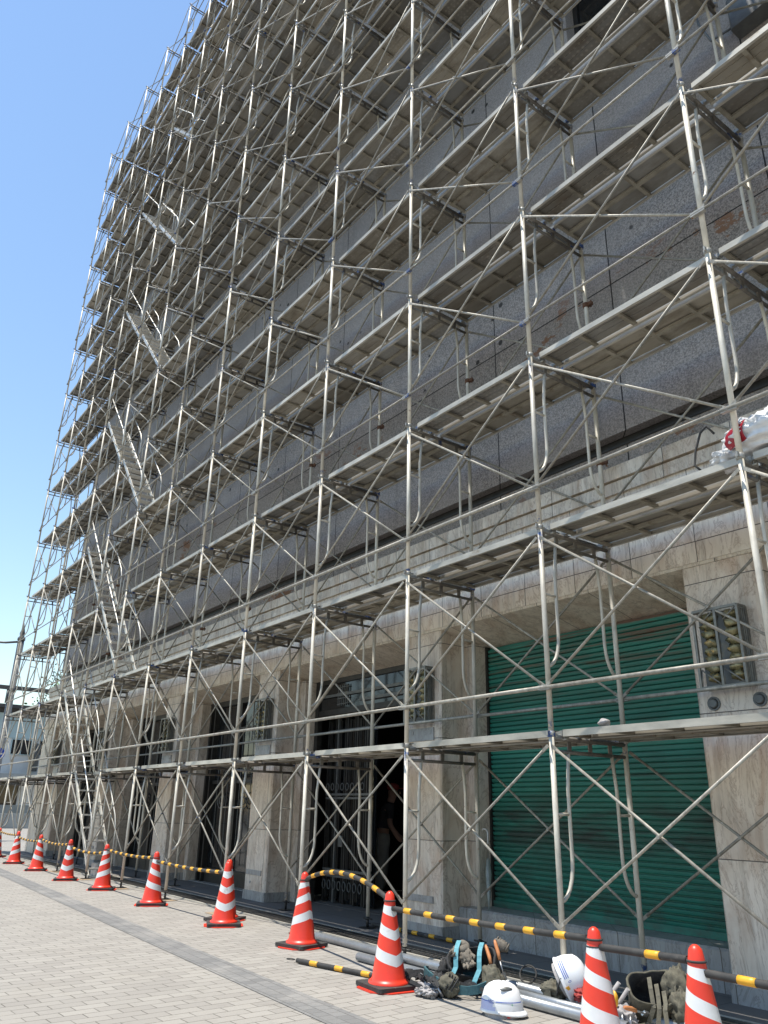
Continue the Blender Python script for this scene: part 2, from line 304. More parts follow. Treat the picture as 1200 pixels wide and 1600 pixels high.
# ------------------------------------------------------------------ mesh helpers
class MB:
    def __init__(s): s.v = []; s.f = []; s.m = []; s.sm = []
    def face(s, idx, mi=0, sm=False): s.f.append(idx); s.m.append(mi); s.sm.append(sm)
    def quad(s, pts, mi=0):
        b = len(s.v); s.v += [tuple(p) for p in pts]; s.face(list(range(b, b+len(pts))), mi)
    def box(s, x0, x1, y0, y1, z0, z1, mi=0, bev=0):
        if bev:
            s.prism([(x0+bev, y0), (x1-bev, y0), (x1, y0+bev), (x1, y1-bev), (x1-bev, y1), (x0+bev, y1), (x0, y1-bev), (x0, y0+bev)], z0, z1, mi); return
        b = len(s.v)
        s.v += [(x, y, z) for z in (z0, z1) for x, y in ((x0, y0), (x1, y0), (x1, y1), (x0, y1))]
        for q in ((3, 2, 1, 0), (4, 5, 6, 7), (0, 1, 5, 4), (1, 2, 6, 5), (2, 3, 7, 6), (3, 0, 4, 7)): s.face([b+i for i in q], mi)
    def obox(s, c, ax, ay, az, hx, hy, hz, mi=0):
        c = Vector(c); b = len(s.v)
        for k in (-1, 1):
            for i, j in ((-1, -1), (1, -1), (1, 1), (-1, 1)):
                s.v.append(tuple(c + Vector(ax)*hx*i + Vector(ay)*hy*j + Vector(az)*hz*k))
        for q in ((3, 2, 1, 0), (4, 5, 6, 7), (0, 1, 5, 4), (1, 2, 6, 5), (2, 3, 7, 6), (3, 0, 4, 7)): s.face([b+i for i in q], mi)
    def prism(s, poly, z0, z1, mi=0):
        b = len(s.v); n = len(poly)
        s.v += [(x, y, z0) for x, y in poly] + [(x, y, z1) for x, y in poly]
        s.face([b+i for i in range(n)][::-1], mi); s.face([b+n+i for i in range(n)], mi)
        for i in range(n): j = (i+1) % n; s.face([b+i, b+j, b+n+j, b+n+i], mi)
    def extr_x(s, poly, x0, x1, mi=0):       # polygon in (y,z) extruded along x
        b = len(s.v); n = len(poly)
        s.v += [(x0, y, z) for y, z in poly] + [(x1, y, z) for y, z in poly]
        s.face([b+i for i in range(n)][::-1], mi); s.face([b+n+i for i in range(n)], mi)
        for i in range(n): j = (i+1) % n; s.face([b+i, b+j, b+n+j, b+n+i], mi)
    def path(s, pts, r, n=8, mi=0, cap=True, closed=False):
        P = [Vector(p) for p in pts]; rr = r if isinstance(r, (list, tuple)) else [r]*len(P)
        T = []
        for i in range(len(P)):
            a = P[max(i-1, 0)]; c = P[min(i+1, len(P)-1)]
            if closed: a = P[i-1]; c = P[(i+1) % len(P)]
            T.append((c-a).normalized())
        u = Vector((0, 0, 1)) if abs(T[0].z) < .9 else Vector((1, 0, 0))
        u = (u - T[0]*u.dot(T[0])).normalized(); b = len(s.v)
        for i, p in enumerate(P):
            u = (u - T[i]*u.dot(T[i])).normalized(); q = T[i].cross(u)
            for k in range(n):
                a = 2*math.pi*k/n; s.v.append(tuple(p + (u*math.cos(a)+q*math.sin(a))*rr[i]))
        L = len(P)
        for i in range(L if closed else L-1):
            i2 = (i+1) % L
            for k in range(n):
                k2 = (k+1) % n; s.face([b+i*n+k, b+i*n+k2, b+i2*n+k2, b+i2*n+k], mi, True)
        if cap and not closed:
            s.face([b+k for k in range(n)][::-1], mi); s.face([b+(L-1)*n+k for k in range(n)], mi)
    def tube(s, a, b, r, n=8, mi=0): s.path([a, b], r, n, mi)
    def lathe(s, prof, n=24, mi=0, c=(0, 0, 0), sy=1, sm=True, cap=True):
        b = len(s.v)
        for r, z in prof:
            for k in range(n):
                a = 2*math.pi*k/n; s.v.append((c[0]+r*math.cos(a), c[1]+r*sy*math.sin(a), c[2]+z))
        for i in range(len(prof)-1):
            mm = mi[i] if isinstance(mi, (list, tuple)) else mi
            for k in range(n):
                k2 = (k+1) % n; s.face([b+i*n+k, b+i*n+k2, b+(i+1)*n+k2, b+(i+1)*n+k], mm, sm)
        if cap:
            mm = mi[0] if isinstance(mi, (list, tuple)) else mi
            s.face([b+k for k in range(n)][::-1], mm); s.face([b+(len(prof)-1)*n+k for k in range(n)], mm)
    def blob(s, c, rx, ry, rz, mi=0, seed=0, amp=.15, nu=14, nv=9, mat=None, wr=0, fq=2.2):
        rnd = random.Random(seed); ph = [rnd.uniform(0, 6.28) for _ in range(6)]
        b = len(s.v); c = Vector(c)
        for j in range(nv+1):
            t = math.pi*j/nv
            for i in range(nu):
                a = 2*math.pi*i/nu
                k = 1+amp*(math.sin(3*a+ph[0]+2*t)+math.sin(2*t*2+ph[1]+a)+.6*math.sin(5*a+ph[2]-3*t))/2
                if wr:
                    q = Vector((math.sin(t)*math.cos(a), math.sin(t)*math.sin(a), math.cos(t)))*fq+Vector((seed*3.7, 0, 0))
                    k += wr*(1-2*abs(mnoise.noise(q))*2)+wr*.5*(1-2*abs(mnoise.noise(q*2.3))*2)
                d = Vector((math.sin(t)*math.cos(a)*rx, math.sin(t)*math.sin(a)*ry, math.cos(t)*rz))*k
                if mat: d = mat @ d
                s.v.append(tuple(c+d))
        for j in range(nv):
            for i in range(nu):
                i2 = (i+1) % nu; s.face([b+j*nu+i, b+(j+1)*nu+i, b+(j+1)*nu+i2, b+j*nu+i2], mi, True)
    def strip(s, pts, wdir, w, th=.004, mi=0):     # a flat strap along pts
        P = [Vector(p) for p in pts]
        for a, c in zip(P[:-1], P[1:]):
            t = (c-a).normalized(); wd = Vector(wdir); wd = (wd-t*wd.dot(t)).normalized(); nn = t.cross(wd)
            s.obox((a+c)/2, t, wd, nn, (c-a).length/2+.002, w/2, th/2, mi)
    def mesh(s, name, mats):
        me = bpy.data.meshes.new(name); me.from_pydata(s.v, [], s.f)
        for m in (mats if isinstance(mats, (list, tuple)) else [mats]): me.materials.append(m)
        me.polygons.foreach_set('material_index', s.m); me.polygons.foreach_set('use_smooth', s.sm); me.update()
        return me
    def build(s, name, mats, parent=None, loc=None):
        return link(name, s.mesh(name, mats), parent, loc)
def link(name, data, parent=None, loc=None, rot=None):
    o = bpy.data.objects.new(name, data); COL.objects.link(o)
    if parent: o.parent = parent
    if loc is not None: o.location = loc
    if rot is not None: o.rotation_euler = rot
    return o
def tag(o, label=None, cat=None, group=None, kind=None):
    if label: o['label'] = label
    if cat: o['category'] = cat
    if group: o['group'] = group
    if kind: o['kind'] = kind
    return o
def thing(name, label, cat, loc=(0, 0, 0), rz=0, group=None):
    return tag(link(name, None, None, loc, (0, 0, rz)), label, cat, group)
KIDS = {}
def kids(o): return [c for c in COL.objects if c.parent == o]
def copy_tree(o, loc=None, rz=None, tree=None):
    """copy of a thing with copies of its parts and sub-parts (tree: cached [(object, [(part, [sub-parts])])])"""
    r = o.copy(); COL.objects.link(r)
    if loc is not None: r.location = loc
    if rz is not None: r.rotation_euler = (0, 0, rz)
    for c, subs in tree:
        d = c.copy(); COL.objects.link(d); d.parent = r
        for g in subs:
            e = g.copy(); COL.objects.link(e); e.parent = d
    return r
def tree_of(o):
    return [(c, kids(c)) for c in kids(o)]
def dg_mesh(o, name):
    bpy.context.view_layer.update()
    dg = bpy.context.evaluated_depsgraph_get()
    me = bpy.data.meshes.new_from_object(o.evaluated_get(dg)); me.name = name
    old = o.data; bpy.data.objects.remove(o)
    return me
ORD = ['zeroth', 'first', 'second', 'third', 'fourth', 'fifth', 'sixth', 'seventh', 'eighth', 'ninth', 'tenth', 'eleventh', 'twelfth', 'thirteenth', 'fourteenth', 'fifteenth']
ZG = -.12
BAY, LIFT, DEP = 1.829, 1.714, .90
LV = lambda l: 0 if l == 0 else 1.70 + LIFT*(l-1)          # z of deck level l
def project(p):
    d = Vector(p)-Vector((4.2605, -4.7662, 1.1143)); z = d.dot(fw)
    if z < .3: return (9999, 9999)
    return (600+1211.5*d.dot(rt)/z, 800-1211.5*d.dot(up)/z)

# ------------------------------------------------------------------ ground
g = MB(); g.quad([(-600, -600, 0), (400, -600, 0), (400, 600, 0), (-600, 600, 0)])
tag(g.build('added_dark_ground', generic('dark_ground_tone', (.055, .055, .055), (.085, .083, .08), 3, .9, rand=False), None, (0, 0, ZG-.012)), kind='structure')  # unseen dark ground, added to cut light bounced onto the high tiers
g = MB(); g.quad([(-48, -15, 0), (40, -15, 0), (40, 25, 0), (-48, 25, 0)])
tag(g.build('plaza_ground', MT['paver'], None, (0, 0, ZG)), kind='structure')
g = MB()
def sy_(x): return -1.44-.049*(x+.3)
g.quad([(-60, sy_(-60)-.28, 0), (20, sy_(20)-.28, 0), (20, sy_(20), 0), (-60, sy_(-60), 0)])
tag(g.build('paving_strip', MT['strip'], None, (0, 0, ZG+.004)), kind='structure')
g = MB(); g.quad([(-20.3, .60, 0), (9, .60, 0), (9, 1.70, 0), (-20.3, 1.70, 0)])
tag(g.build('entrance_pavement', MT['slab'], None, (0, 0, ZG+.004)), kind='structure')
# drain channel: steel edge strips and slotted covers
dr = MB()
for i in range(46):
    x0 = -20.0 + i*.62
    dr.box(x0, x0+.612, .262, .562, 0, .012, 0)
    if x0 > -9:
        for a in range(9):
            for c in range(4): dr.box(x0+.05+a*.06, x0+.075+a*.06, .30+c*.06, .325+c*.06, .0125, .0145, 1)
dr.box(-20, 8.5, .235, .259, 0, .016, 2); dr.box(-20, 8.5, .565, .592, 0, .016, 2)
tag(dr.build('drain_channel', [MT['dark_metal'], MT['black'], MT['rail']], None, (0, 0, ZG+.003)), kind='structure')

# ------------------------------------------------------------------ the building
BX0, BX1 = -20.0, 9.0
BZ = 22.0
bl = thing('building', 'tall grey granite building with a marble ground floor, wrapped in scaffolding', 'building', (-5, 1.0, ZG))
def bp(mb, name, mat, parent=None, off=(5, -1.0, -ZG)):   # meshes are modelled in world numbers, shifted to the building's base
    mb.v = [(x+off[0], y+off[1], z+off[2]) for x, y, z in mb.v] if parent is None or parent is bl else mb.v
    return mb.build(name, mat, parent or bl)
def bsub(mb, name, mat, parent):
    mb.v = [(x+5, y-1.0, z-ZG) for x, y, z in mb.v]; return mb.build(name, mat, parent)
UY = 1.27
m = MB()
m.box(BX0, BX1, UY, UY+.35, 4.62+.10, 9.9)            # wall above the dark band
m.box(BX0, BX1, UY, UY+.35, 4.0, 4.58)
for x0 in [BX0] + [2.3-3.8*i for i in range(6, -1, -1)]:
    pass
wins = [(-.2, 1.7), (4.2, 6.1)]
xs = sorted(wins)
for z0, z1 in ((9.9, 11.3), ):
    xa = BX0
    for a, c in xs:
        m.box(xa, a, UY, UY+.35, z0, z1); xa = c
    m.box(xa, BX1, UY, UY+.35, z0, z1)
m.box(BX0, BX1, UY, UY+.35, 11.3, BZ-.6)
m.box(BX0, -14.8, UY+.02, UY+.33, BZ-.6, BZ-.2)
m.box(-14.8, BX1, UY, UY+.35, BZ-.6, BZ+.9)
m.box(BX0, BX0+.35, UY+.35, 22, 4.0, BZ-.6); m.box(BX1-.35, BX1, UY+.35, 22, 3.2, BZ-.6)
m.box(BX0+.35, BX1-.35, 21.6, 22, -.1, BZ-.6)
bp(m, 'wall', MT['granite'])
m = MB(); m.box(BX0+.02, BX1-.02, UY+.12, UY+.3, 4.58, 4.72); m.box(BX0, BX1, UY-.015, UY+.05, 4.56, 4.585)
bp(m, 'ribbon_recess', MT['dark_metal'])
m = MB(); m.box(BX0+.36, BX1-.36, UY+.36, 21.5, BZ-.75, BZ-.62); bp(m, 'roof', MT['roof'])
for a, c in xs:
    for z0, z1 in ((9.9, 11.3), ):
        m = MB(); t = .07
        m.box(a, c, UY+.16, UY+.24, z0, z0+t); m.box(a, c, UY+.16, UY+.24, z1-t, z1)
        for xx in (a, (a+c)/2-t/2, c-t): m.box(xx, xx+t, UY+.165, UY+.235, z0+t, z1-t)
        f = bp(m, 'window', MT['dark_metal'])
        m = MB(); m.box(a+.01, c-.01, UY+.19, UY+.21, z0+.01, z1-.01); bsub(m, 'pane', MT['dark_glass'], f)
# marble fascia and cornice
FY, SY = 1.05, 1.63
m = MB(); m.box(BX0, BX1, FY, UY+.02, 3.12, 3.965); bp(m, 'fascia', MT['fascia'])
m = MB()
m.extr_x([(FY-.03, 3.965), (FY-.03, 4.085), (FY+.0, 4.09), (FY+.0, 4.10), (FY-.055, 4.10), (FY-.055, 4.235), (UY, 4.25), (UY, 3.965)], BX0, BX1)
bp(m, 'cornice', MT['cornice'])
m = MB(); m.extr_x([(FY+.003, 3.118), (FY+.003, 3.09), (SY+.1, 2.93), (SY+.1, 3.118)], BX0, BX1); bp(m, 'soffit', MT['soffit'])
# wall infill behind and interior shell
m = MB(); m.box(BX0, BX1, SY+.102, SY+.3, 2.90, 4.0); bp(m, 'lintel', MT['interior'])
PR = [1.24-3.8*i for i in range(0, 6)]                 # right edges of the pillars
PR[0] = 1.25
pil = []
for i, xr in enumerate(PR):
    xl = xr-.63
    m = MB()
    m.prism([(xl+.02, FY+.004), (xr-.02, FY+.004), (xr, FY+.024), (xr, SY+.06), (xl, SY+.06), (xl, FY+.024)], -.12, 3.085, 0)
    p_ = bp(m, 'pillar', MT['marble']); pil.append(p_)
    m = MB(); m.box(xl-.012, xr+.012, FY-.010, SY+.04, -.12, .005, bev=.01); bsub(m, 'plinth', MT['base_stone'], p_)
    m = MB()                                             # bronze letter-plate and lower hatch
    m.box(xl+.06, xl+.52, FY-.010, FY+.02, 1.86, 2.00); m.box(xl+.10, xl+.16, FY-.016, FY, 1.93, 1.97); m.box(xl+.42, xl+.48, FY-.016, FY, 1.93, 1.97)
    if i: bsub(m, 'wall_plate', MT['base_stone'], p_)
    else:
        m = MB()
        for xx in (.77, 1.15):
            m2 = MB(); 
            for r0, r1, y0, y1 in ((.055, .055, 0, -.012), (.042, .030, -.012, -.03)):
                pts = [(xx+r0*math.cos(2*math.pi*k/14), FY+.004+y0, 1.95+r0*math.sin(2*math.pi*k/14)) for k in range(14)]
                m2.path([(xx, FY+.004+y0, 1.95), (xx, FY+.004+y1, 1.95)], [r0, r1], 14)
            bsub(m2, 'wall_bolt', MT['grey_metal'], p_)
    if i:
        m = MB(); m.box(xl+.05, xl+.50, FY-.010, FY+.02, .21, .275); m.path([(xl+.18, FY-.002, .11), (xl+.18, FY+.02, .11)], .018, 10)
        bsub(m, 'low_hatch', MT['base_stone'], p_)
    # return leaf of the wall between pillar and opening
    m = MB(); m.box(xr+.001, xr+.14, SY-.17, SY+.055, -.12, 2.96); bsub(m, 'jamb', MT['marble_side'], p_)
for a, c, y in ((BX0, PR[5]-.63-.75, FY+.02), (1.252, 1.30, FY+.06), (5.0, BX1, FY+.02)):
    m = MB(); m.box(a, c, y, SY, -.12, 3.08); bp(m, 'end_wall', MT['marble_side'])
# openings: index i between pillar i+1 (far side) and pillar i
def opening(i): return PR[i+1]+.14, PR[i]-.63
x0, x1 = opening(0)
# stone step under the shutter
m = MB(); m.extr_x([(1.28, -.12), (1.28, .165), (1.30, .185), (SY+.1, .185), (SY+.1, -.12)], x0-.14+.013, x1-.013); bp(m, 'shutter_step', MT['base_stone'])
m = MB(); z = .186; ph = .0495; prof = []
while z < 2.90:
    prof += [(SY+.052, z), (SY+.036, z+.002), (SY+.028, z+.009), (SY+.024, z+.024), (SY+.022, z+.039), (SY+.052, z+.0415)]
    z += ph
b0 = len(m.v)
for y, zz in prof: m.v += [(x0+.03, y, zz), (x1-.01, y, zz)]
for k in range(len(prof)-1): m.face([b0+2*k, b0+2*k+1, b0+2*k+3, b0+2*k+2], 0)
m.box(x0+.03, x1-.01, SY+.054, SY+.07, .186, 2.93)
sh = bp(m, 'roller_shutter', MT['shutter'])
m = MB(); m.box(x0+.001, x0+.03, SY+.0, SY+.058, .187, 2.94); bsub(m, 'guide_rail', MT['dark_metal'], sh)
m = MB(); m.box(x1-.009, x1-.001, SY+.0, SY+.058, .187, 2.94); bsub(m, 'guide_rail', MT['dark_metal'], sh)
m = MB(); m.box(x0+.03, x1-.01, SY-.0, SY+.016, .187, .245); bsub(m, 'bottom_bar', MT['shutter'], sh)
# entrance (opening 1): folded metal gate at the left, dark doorway at the right
x0, x1 = opening(1)
m = MB(); m.box(x0, x1, SY+.02, SY+.10, 2.88, 2.97); m.box(x0, x0+.09, SY+.02, SY+.10, -.115, 2.88); m.box(x1-.07, x1, SY+.02, SY+.10, -.115, 2.88)
m.box(x0+.09, x1-.07, SY+.03, SY+.09, 2.42, 2.50); df = bp(m, 'door_frame', MT['dark_metal'])
m = MB(); m.box(x0+.09, x1-.07, SY+.05, SY+.06, 2.50, 2.88); bsub(m, 'fanlight_pane', MT['dark_glass'], df)
m = MB()
for k in range(6): m.box(x0+.62+k*.05, x0+.632+k*.05, SY+.02, SY+.032, 2.54, 2.84)
for k in range(4): m.box(x0+.60, x0+.90, SY+.021, SY+.031, 2.56+k*.08, 2.57+k*.08)
m.box(x0+.10, x1-.08, SY+.015, SY+.03, 2.68, 2.72); m.box(x0+1.2, x1-.2, SY+.0, SY+.05, 2.56, 2.60); bsub(m, 'fanlight_grille', MT['grey_metal'], df)
m = MB(); gx = x0+.09
for k in range(9):
    a = gx+k*.128; yy = SY+.22+(.05 if k % 2 else 0)
    m.box(a, a+.035, yy, yy+.05, -.10, 2.42, 1 if k in (2,) else 0)
    for j in range(2): m.box(a+.05+j*.035, a+.065+j*.035, yy+.01, yy+.025, -.05, 2.36)
for zz in (.22, .30, 1.25, 1.30, 2.2): m.box(gx, gx+1.12, SY+.215, SY+.235, zz, zz+.03, 1)
for k in range(8):
    a = gx+.06+k*.128
    m.path([(a+.04*math.cos(t*.785), SY+.21, 1.42+.05*math.sin(t*.785)) for t in range(8)], .008, 5, 1, closed=True)
    m.path([(a+.04*math.cos(t*.785), SY+.21, .12+.06*math.sin(t*.785)) for t in range(8)], .008, 5, 1, closed=True)
ga = bp(m, 'folding_gate', [MT['dark_metal'], MT['grey_metal']])
m = MB(); m.box(gx+.42, gx+.52, SY+.19, SY+.213, .62, .76); bsub(m, 'lock_plate', MT['grey_metal'], ga)
m = MB(); m.box(gx+.01, gx+1.15, SY+.31, SY+.325, -.09, 2.40); bsub(m, 'pane', MT['dark_glass'], ga)
# interior of the entrance hall
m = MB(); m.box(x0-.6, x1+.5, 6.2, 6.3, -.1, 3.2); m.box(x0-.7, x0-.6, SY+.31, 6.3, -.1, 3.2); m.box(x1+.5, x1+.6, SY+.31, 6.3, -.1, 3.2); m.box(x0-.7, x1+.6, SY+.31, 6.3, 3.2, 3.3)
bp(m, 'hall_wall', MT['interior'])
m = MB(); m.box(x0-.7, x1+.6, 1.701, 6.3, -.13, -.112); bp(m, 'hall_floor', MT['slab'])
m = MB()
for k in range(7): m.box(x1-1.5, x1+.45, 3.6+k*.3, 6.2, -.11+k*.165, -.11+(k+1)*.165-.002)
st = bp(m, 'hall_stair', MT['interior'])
m = MB()
for xx in (x1-1.25, x1-1.0): m.tube((xx, 3.55, -.1), (xx, 3.55, 1.15), .016)
m.tube((x1-1.3, 3.55, 1.0), (x1-.2, 3.55, 1.0), .014); m.tube((x1-1.3, 3.55, 1.06), (x1-.2, 3.55, 1.06), .014); bsub(m, 'hall_railing', MT['grey_metal'], st)
# glazed openings further along
for i in range(2, 5):
    x0, x1 = opening(i)
    m = MB(); m.box(x0, x1, SY+.0, SY+.09, 2.86, 2.96)
    xs_ = [x0, x0+.12, x0+.20, x0+.30, x0+1.25, x0+2.05, x1-.08]
    for k, xx in enumerate(xs_): m.box(xx, xx+(.05 if k < 4 else .08), SY+.005-(.05 if k in (1, 3) else 0), SY+.085, -.11, 2.86)
    m.box(x0+.35, x1-.08, SY+.01, SY+.08, 1.50, 1.56); m.box(x0+.35, x1-.08, SY+.01, SY+.08, -.11, .12); m.box(x0+.35, x1-.08, SY+.01, SY+.08, 2.38, 2.44)
    fr = bp(m, 'window_frame', MT['dark_metal'])
    m = MB(); m.box(x0+.02, x1-.02, SY+.055, SY+.065, -.1, 2.9); bsub(m, 'pane', MT['dark_glass'], fr)
    m = MB()
    for cx in (x0+.80, x0+1.68):
        for rr in (.06, .13): m.path([(cx+rr*math.cos(t*.3927), SY+.0, 1.78+rr*math.sin(t*.3927)) for t in range(16)], .010, 5, closed=True)
        for rr in (.06, .13): m.path([(cx+rr*math.cos(t*.3927), SY+.0, 1.22+rr*math.sin(t*.3927)) for t in range(16)], .010, 5, closed=True)
        for k in (-1, 1): m.box(cx+k*.2-.006, cx+k*.2+.006, SY-.004, SY+.004, .2, 2.36)
    bsub(m, 'scroll_grille', MT['grey_metal'], fr)
    m = MB(); m.box(x0-.14+.013, x1-.013, SY-.12, SY+.09, -.12, -.108); bsub(m, 'threshold', MT['base_stone'], fr)
x0, x1 = opening(2)
m = MB(); m.box(x1-.62, x1-.16, SY-.012, SY-.004, 1.30, 1.72)
tag(bp(m, 'paper_notice', MT['paper']), 'plain white paper notice in the glass')
# conduit box high on the wall
m = MB(); m.box(1.85, 2.35, UY-.18, UY-.001, 8.35, 8.75, bev=.02); m.tube((1.9, UY-.05, 8.75), (1.9, UY-.05, 9.6), .02); m.path([(1.85, UY-.06, 8.5), (1.6, UY-.06, 8.55), (1.5, UY-.06, 8.9), (1.5, UY-.06, 9.5)], .012, 6)
bp(m, 'conduit_box', MT['grey_metal'])

# wall lamps of cast glass on the pillars
def lamp_proto():
    t = thing('wall_lamp', '', 'wall lamp')
    W, H, D = .19, .305, .13
    m = MB(); m.box(-W, W, -.012, 0, -H, H)
    bkp = m.build('back_plate', MT['lamp_frame'], t)
    m = MB()
    for sx in (-W, 0, W):
        for y in ((-D, -.012) if sx else (-D,)):
            m.box(sx-.010, sx+.010, y-.010, y+.010, -H, H)
    for zz in (-H, H):
        m.box(-W, W, -D-.011, -D+.008, zz-.010, zz+.010)
        for sx in (-W, W): m.box(sx-.009, sx+.009, -D, -.012, zz-.009, zz+.009)
    for sx in (-W, 0):
        m.tube((sx+.02, -D, -H+.14), (sx+W-.01, -D, -H+.01), .006, 6); m.tube((sx+.01, -D, -H), (sx+.02, -D, -H+.14), .005, 6)
        m.tube((sx+.06, -D, H-.10), (sx+W-.01, -D, H-.01), .006, 6)
    for k in range(4): m.box(W+.006, W+.012, -D+.02+k*.026, -D+.028+k*.026, -H, H)
    m.build('frame', MT['lamp_frame'], t)
    rnd = random.Random(3)
    for sx in (-W/2, W/2):
        m = MB()
        for k in range(8):
            zz = -H+.05+k*.068
            m.blob((sx+.012+rnd.uniform(-.008, .008), -D+.045, zz+.03), .068, .040, .036, 0, k+int(sx*100), .35, 9, 6)
        m.build('cast_glass', MT['lamp_glass'], t)
    m = MB(); m.box(-W+.012, W-.012, -D+.055, -.02, -H+.015, H-.015); m.build('inner_box', MT['grey_metal'], t)
    return t
lp = lamp_proto(); lt = tree_of(lp)
LL = ['big cast-glass wall lamp on the pillar at the near side of the green shutter',
      'cast-glass wall lamp on the pillar between the dark doorway and green shutter',
      'cast-glass wall lamp on the pillar at the far side of the dark doorway',
      'cast-glass wall lamp on the third pillar beyond the green shutter',
      'cast-glass wall lamp on the fourth pillar beyond the green shutter',
      'cast-glass wall lamp on the pillar nearest the far end of the building']
for i, xr in enumerate(PR):
    loc = (xr-.30, FY+.003, 2.36)
    o = lp if i == 0 else copy_tree(lp, tree=lt)
    o.location = loc; tag(o, LL[i], group='cast-glass lamps on the marble pillars')

# ------------------------------------------------------------------ scaffold
RT = .0215
def leg_mb():
    m = MB(); m.tube((0, 0, 0), (0, 0, LIFT-.004), RT, 10); return m
def brace_mb(sg):
    m = MB(); o = .155
    pts = [(0, sg*.185, LIFT-.13), (0, sg*o, 1.30), (0, sg*o, .80)]
    for k in range(1, 7):
        a = k/6*math.pi/2; pts.append((0, sg*(o-.155*(1-math.cos(a))), .80-.28*math.sin(a)))
    m.path(pts, .0145, 8); m.tube((0, sg*.015, 1.12), (0, sg*o, 1.12), .0115, 6)
    return m
me_leg = leg_mb().mesh('leg', MT['tube'])
me_br = [brace_mb(1).mesh('curved_brace', MT['tube']), brace_mb(-1).mesh('curved_brace', MT['tube'])]
m = MB(); m.tube((0, .018, LIFT-.035), (0, DEP-.018, LIFT-.035), .019, 8); me_tb = m.mesh('top_beam', MT['beam'])
m = MB(); m.tube((0, .018, LIFT-.135), (0, DEP-.018, LIFT-.135), .015, 8); 
for y in (.2, .45, .7): m.box(-.006, .006, y-.02, y+.02, LIFT-.125, LIFT-.05)
me_lb = m.mesh('lower_beam', MT['beam'])
m = MB(); m.lathe([(RT+.001, -.03), (RT+.009, -.026), (RT+.009, .012), (RT+.001, .016)], 10, 0); m.box(.0, .012, -.055, -.02, -.02, .015); me_col = m.mesh('joint_collar', MT['clamp'])
m = MB(); m.obox((0, 0, 0), (1, 0, 0), (0, 1, 0), (0, 0, 1), .016, .03, .018); m.tube((0, 0, 0), (0, .13, 0), .016, 7); m.obox((0, .13, .0), (1, 0, 0), (0, 1, 0), (0, 0, 1), .026, .028, .026); m.tube((-.05, .1, -.02), (.05, .1, -.02), .009, 6)
me_cl = m.mesh('clamp', MT['clamp'])
m = MB(); m.tube((0, 0, -.114), (0, 0, .0), .015, 8); m.lathe([(.03, -.03), (.03, -.012)], 8); m.tube((-.08, 0, -.022), (.08, 0, -.022), .008, 6); me_jack = m.mesh('base_jack', MT['dark_metal'])
m = MB(); m.box(-.075, .075, -.075, .075, -.114, -.107, bev=.015); me_plate = m.mesh('base_plate', MT['dark_metal'])
MT['rust'] = generic('rusty_coupler', (.16, .075, .04), (.08, .04, .025), 20, .8)
m = MB(); m.lathe([(.024, -.028), (.034, -.022), (.034, .022), (.024, .028)], 10); m.box(.0, .075, -.02, .02, -.018, .018); m.tube((.03, -.045, 0), (.03, .05, 0), .008, 6); m.tube((.06, 0, -.04), (.06, 0, .04), .008, 6)
me_cp = m.mesh('coupler', MT['rust'])
def frame(k, l):
    """one door-type frame: k upright line, l tier"""
    t = link('portal_scaffold', None, None, (-k*BAY, 0, LV(l)))
    dz = LV(l+1)-LV(l)
    sc_ = (1, 1, dz/LIFT)
    for y in (0, DEP):
        o = link('leg', me_leg, t, (0, y, 0)); o.scale = sc_
        o = link('curved_brace', me_br[0 if y == 0 else 1], t, (0, y, 0)); o.scale = sc_
        link('joint_collar', me_col, t, (0, y, dz))
    link('top_beam', me_tb, t, (0, 0, dz-LIFT)); link('lower_beam', me_lb, t, (0, 0, dz-LIFT))
    if k < 7 and l < 13: link('clamp', me_cl, t, (0, .02, dz-.02))
    if random.random() < .4 and l >= 2: link('coupler', me_cp, t, (0, DEP, random.uniform(.75, 1.1)), (0, 0, random.uniform(-.6, .6)))
    if l == 0:
        for y in (0, DEP):
            j = link('base_jack', me_jack, t, (0, y, 0)); link('base_plate', me_plate, j)
    if k == -2: lb = 'galvanised tube frame on the %s tier, just past the near end upright line' % ORD[l+1]
    else: lb = 'galvanised tube frame on the %s tier, %s upright line from the near end' % (ORD[l+1], ORD[k+2])
    tag(t, lb, 'scaffold frame', 'scaffold frames standing in front of the building')
LINES = range(-2, 12)
def top_ok(k, l, lim=-560): return project((-k*BAY, 0, LV(l)))[1] > lim
for k in LINES:
    for l in range(14):
        if top_ok(k, l): frame(k, l)

# planks
def plank_mb(wd, ribs_long):
    L = BAY-.10; m = MB(); x0, x1 = .05, .05+L; h = .05
    m.box(x0, x1, .012, wd-.012, h-.004, h, 0)                       # sheet
    for y in (0, wd-.03):                                           # channel edges with a lip
        m.box(x0, x1, y, y+.004 if y == 0 else y+.03, 0, h+.002, 1) if y == 0 else m.box(x0, x1, wd-.004, wd, 0, h+.002, 1)
    m.box(x0, x1, .004, .026, 0, .003, 1); m.box(x0, x1, wd-.026, wd-.004, 0, .003, 1)
    for j in range(5):
        xx = x0+.004+(L-.044)*j/4
        m.box(xx, xx+.036, .006, wd-.006, .006, .030, 2)
    if ribs_long: m.box(x0, x1, wd/2-.022, wd/2+.022, .004, .031, 2)
    else:
        for y in (wd*.36, wd*.64): m.box(x0, x1, y-.004, y+.004, h-.012, h-.003, 0)
    return m
me_pl = {0: plank_mb(.29, False).mesh('deck', [MT['pan'], MT['rail'], MT['rib']]), 1: plank_mb(.46, True).mesh('deck', [MT['pan'], MT['rail'], MT['rib']])}
m = MB(); m.box(-.055, .012, -.018, .018, .014, .040); m.box(-.075, -.050, -.018, .018, .0, .046); me_hook = m.mesh('hook', MT['clamp'])
STAIRS = {}                                        # level reached -> bay with the opening
for l in range(0, 11): STAIRS[l+1] = 6 if l % 2 == 0 else 7
NP = 0
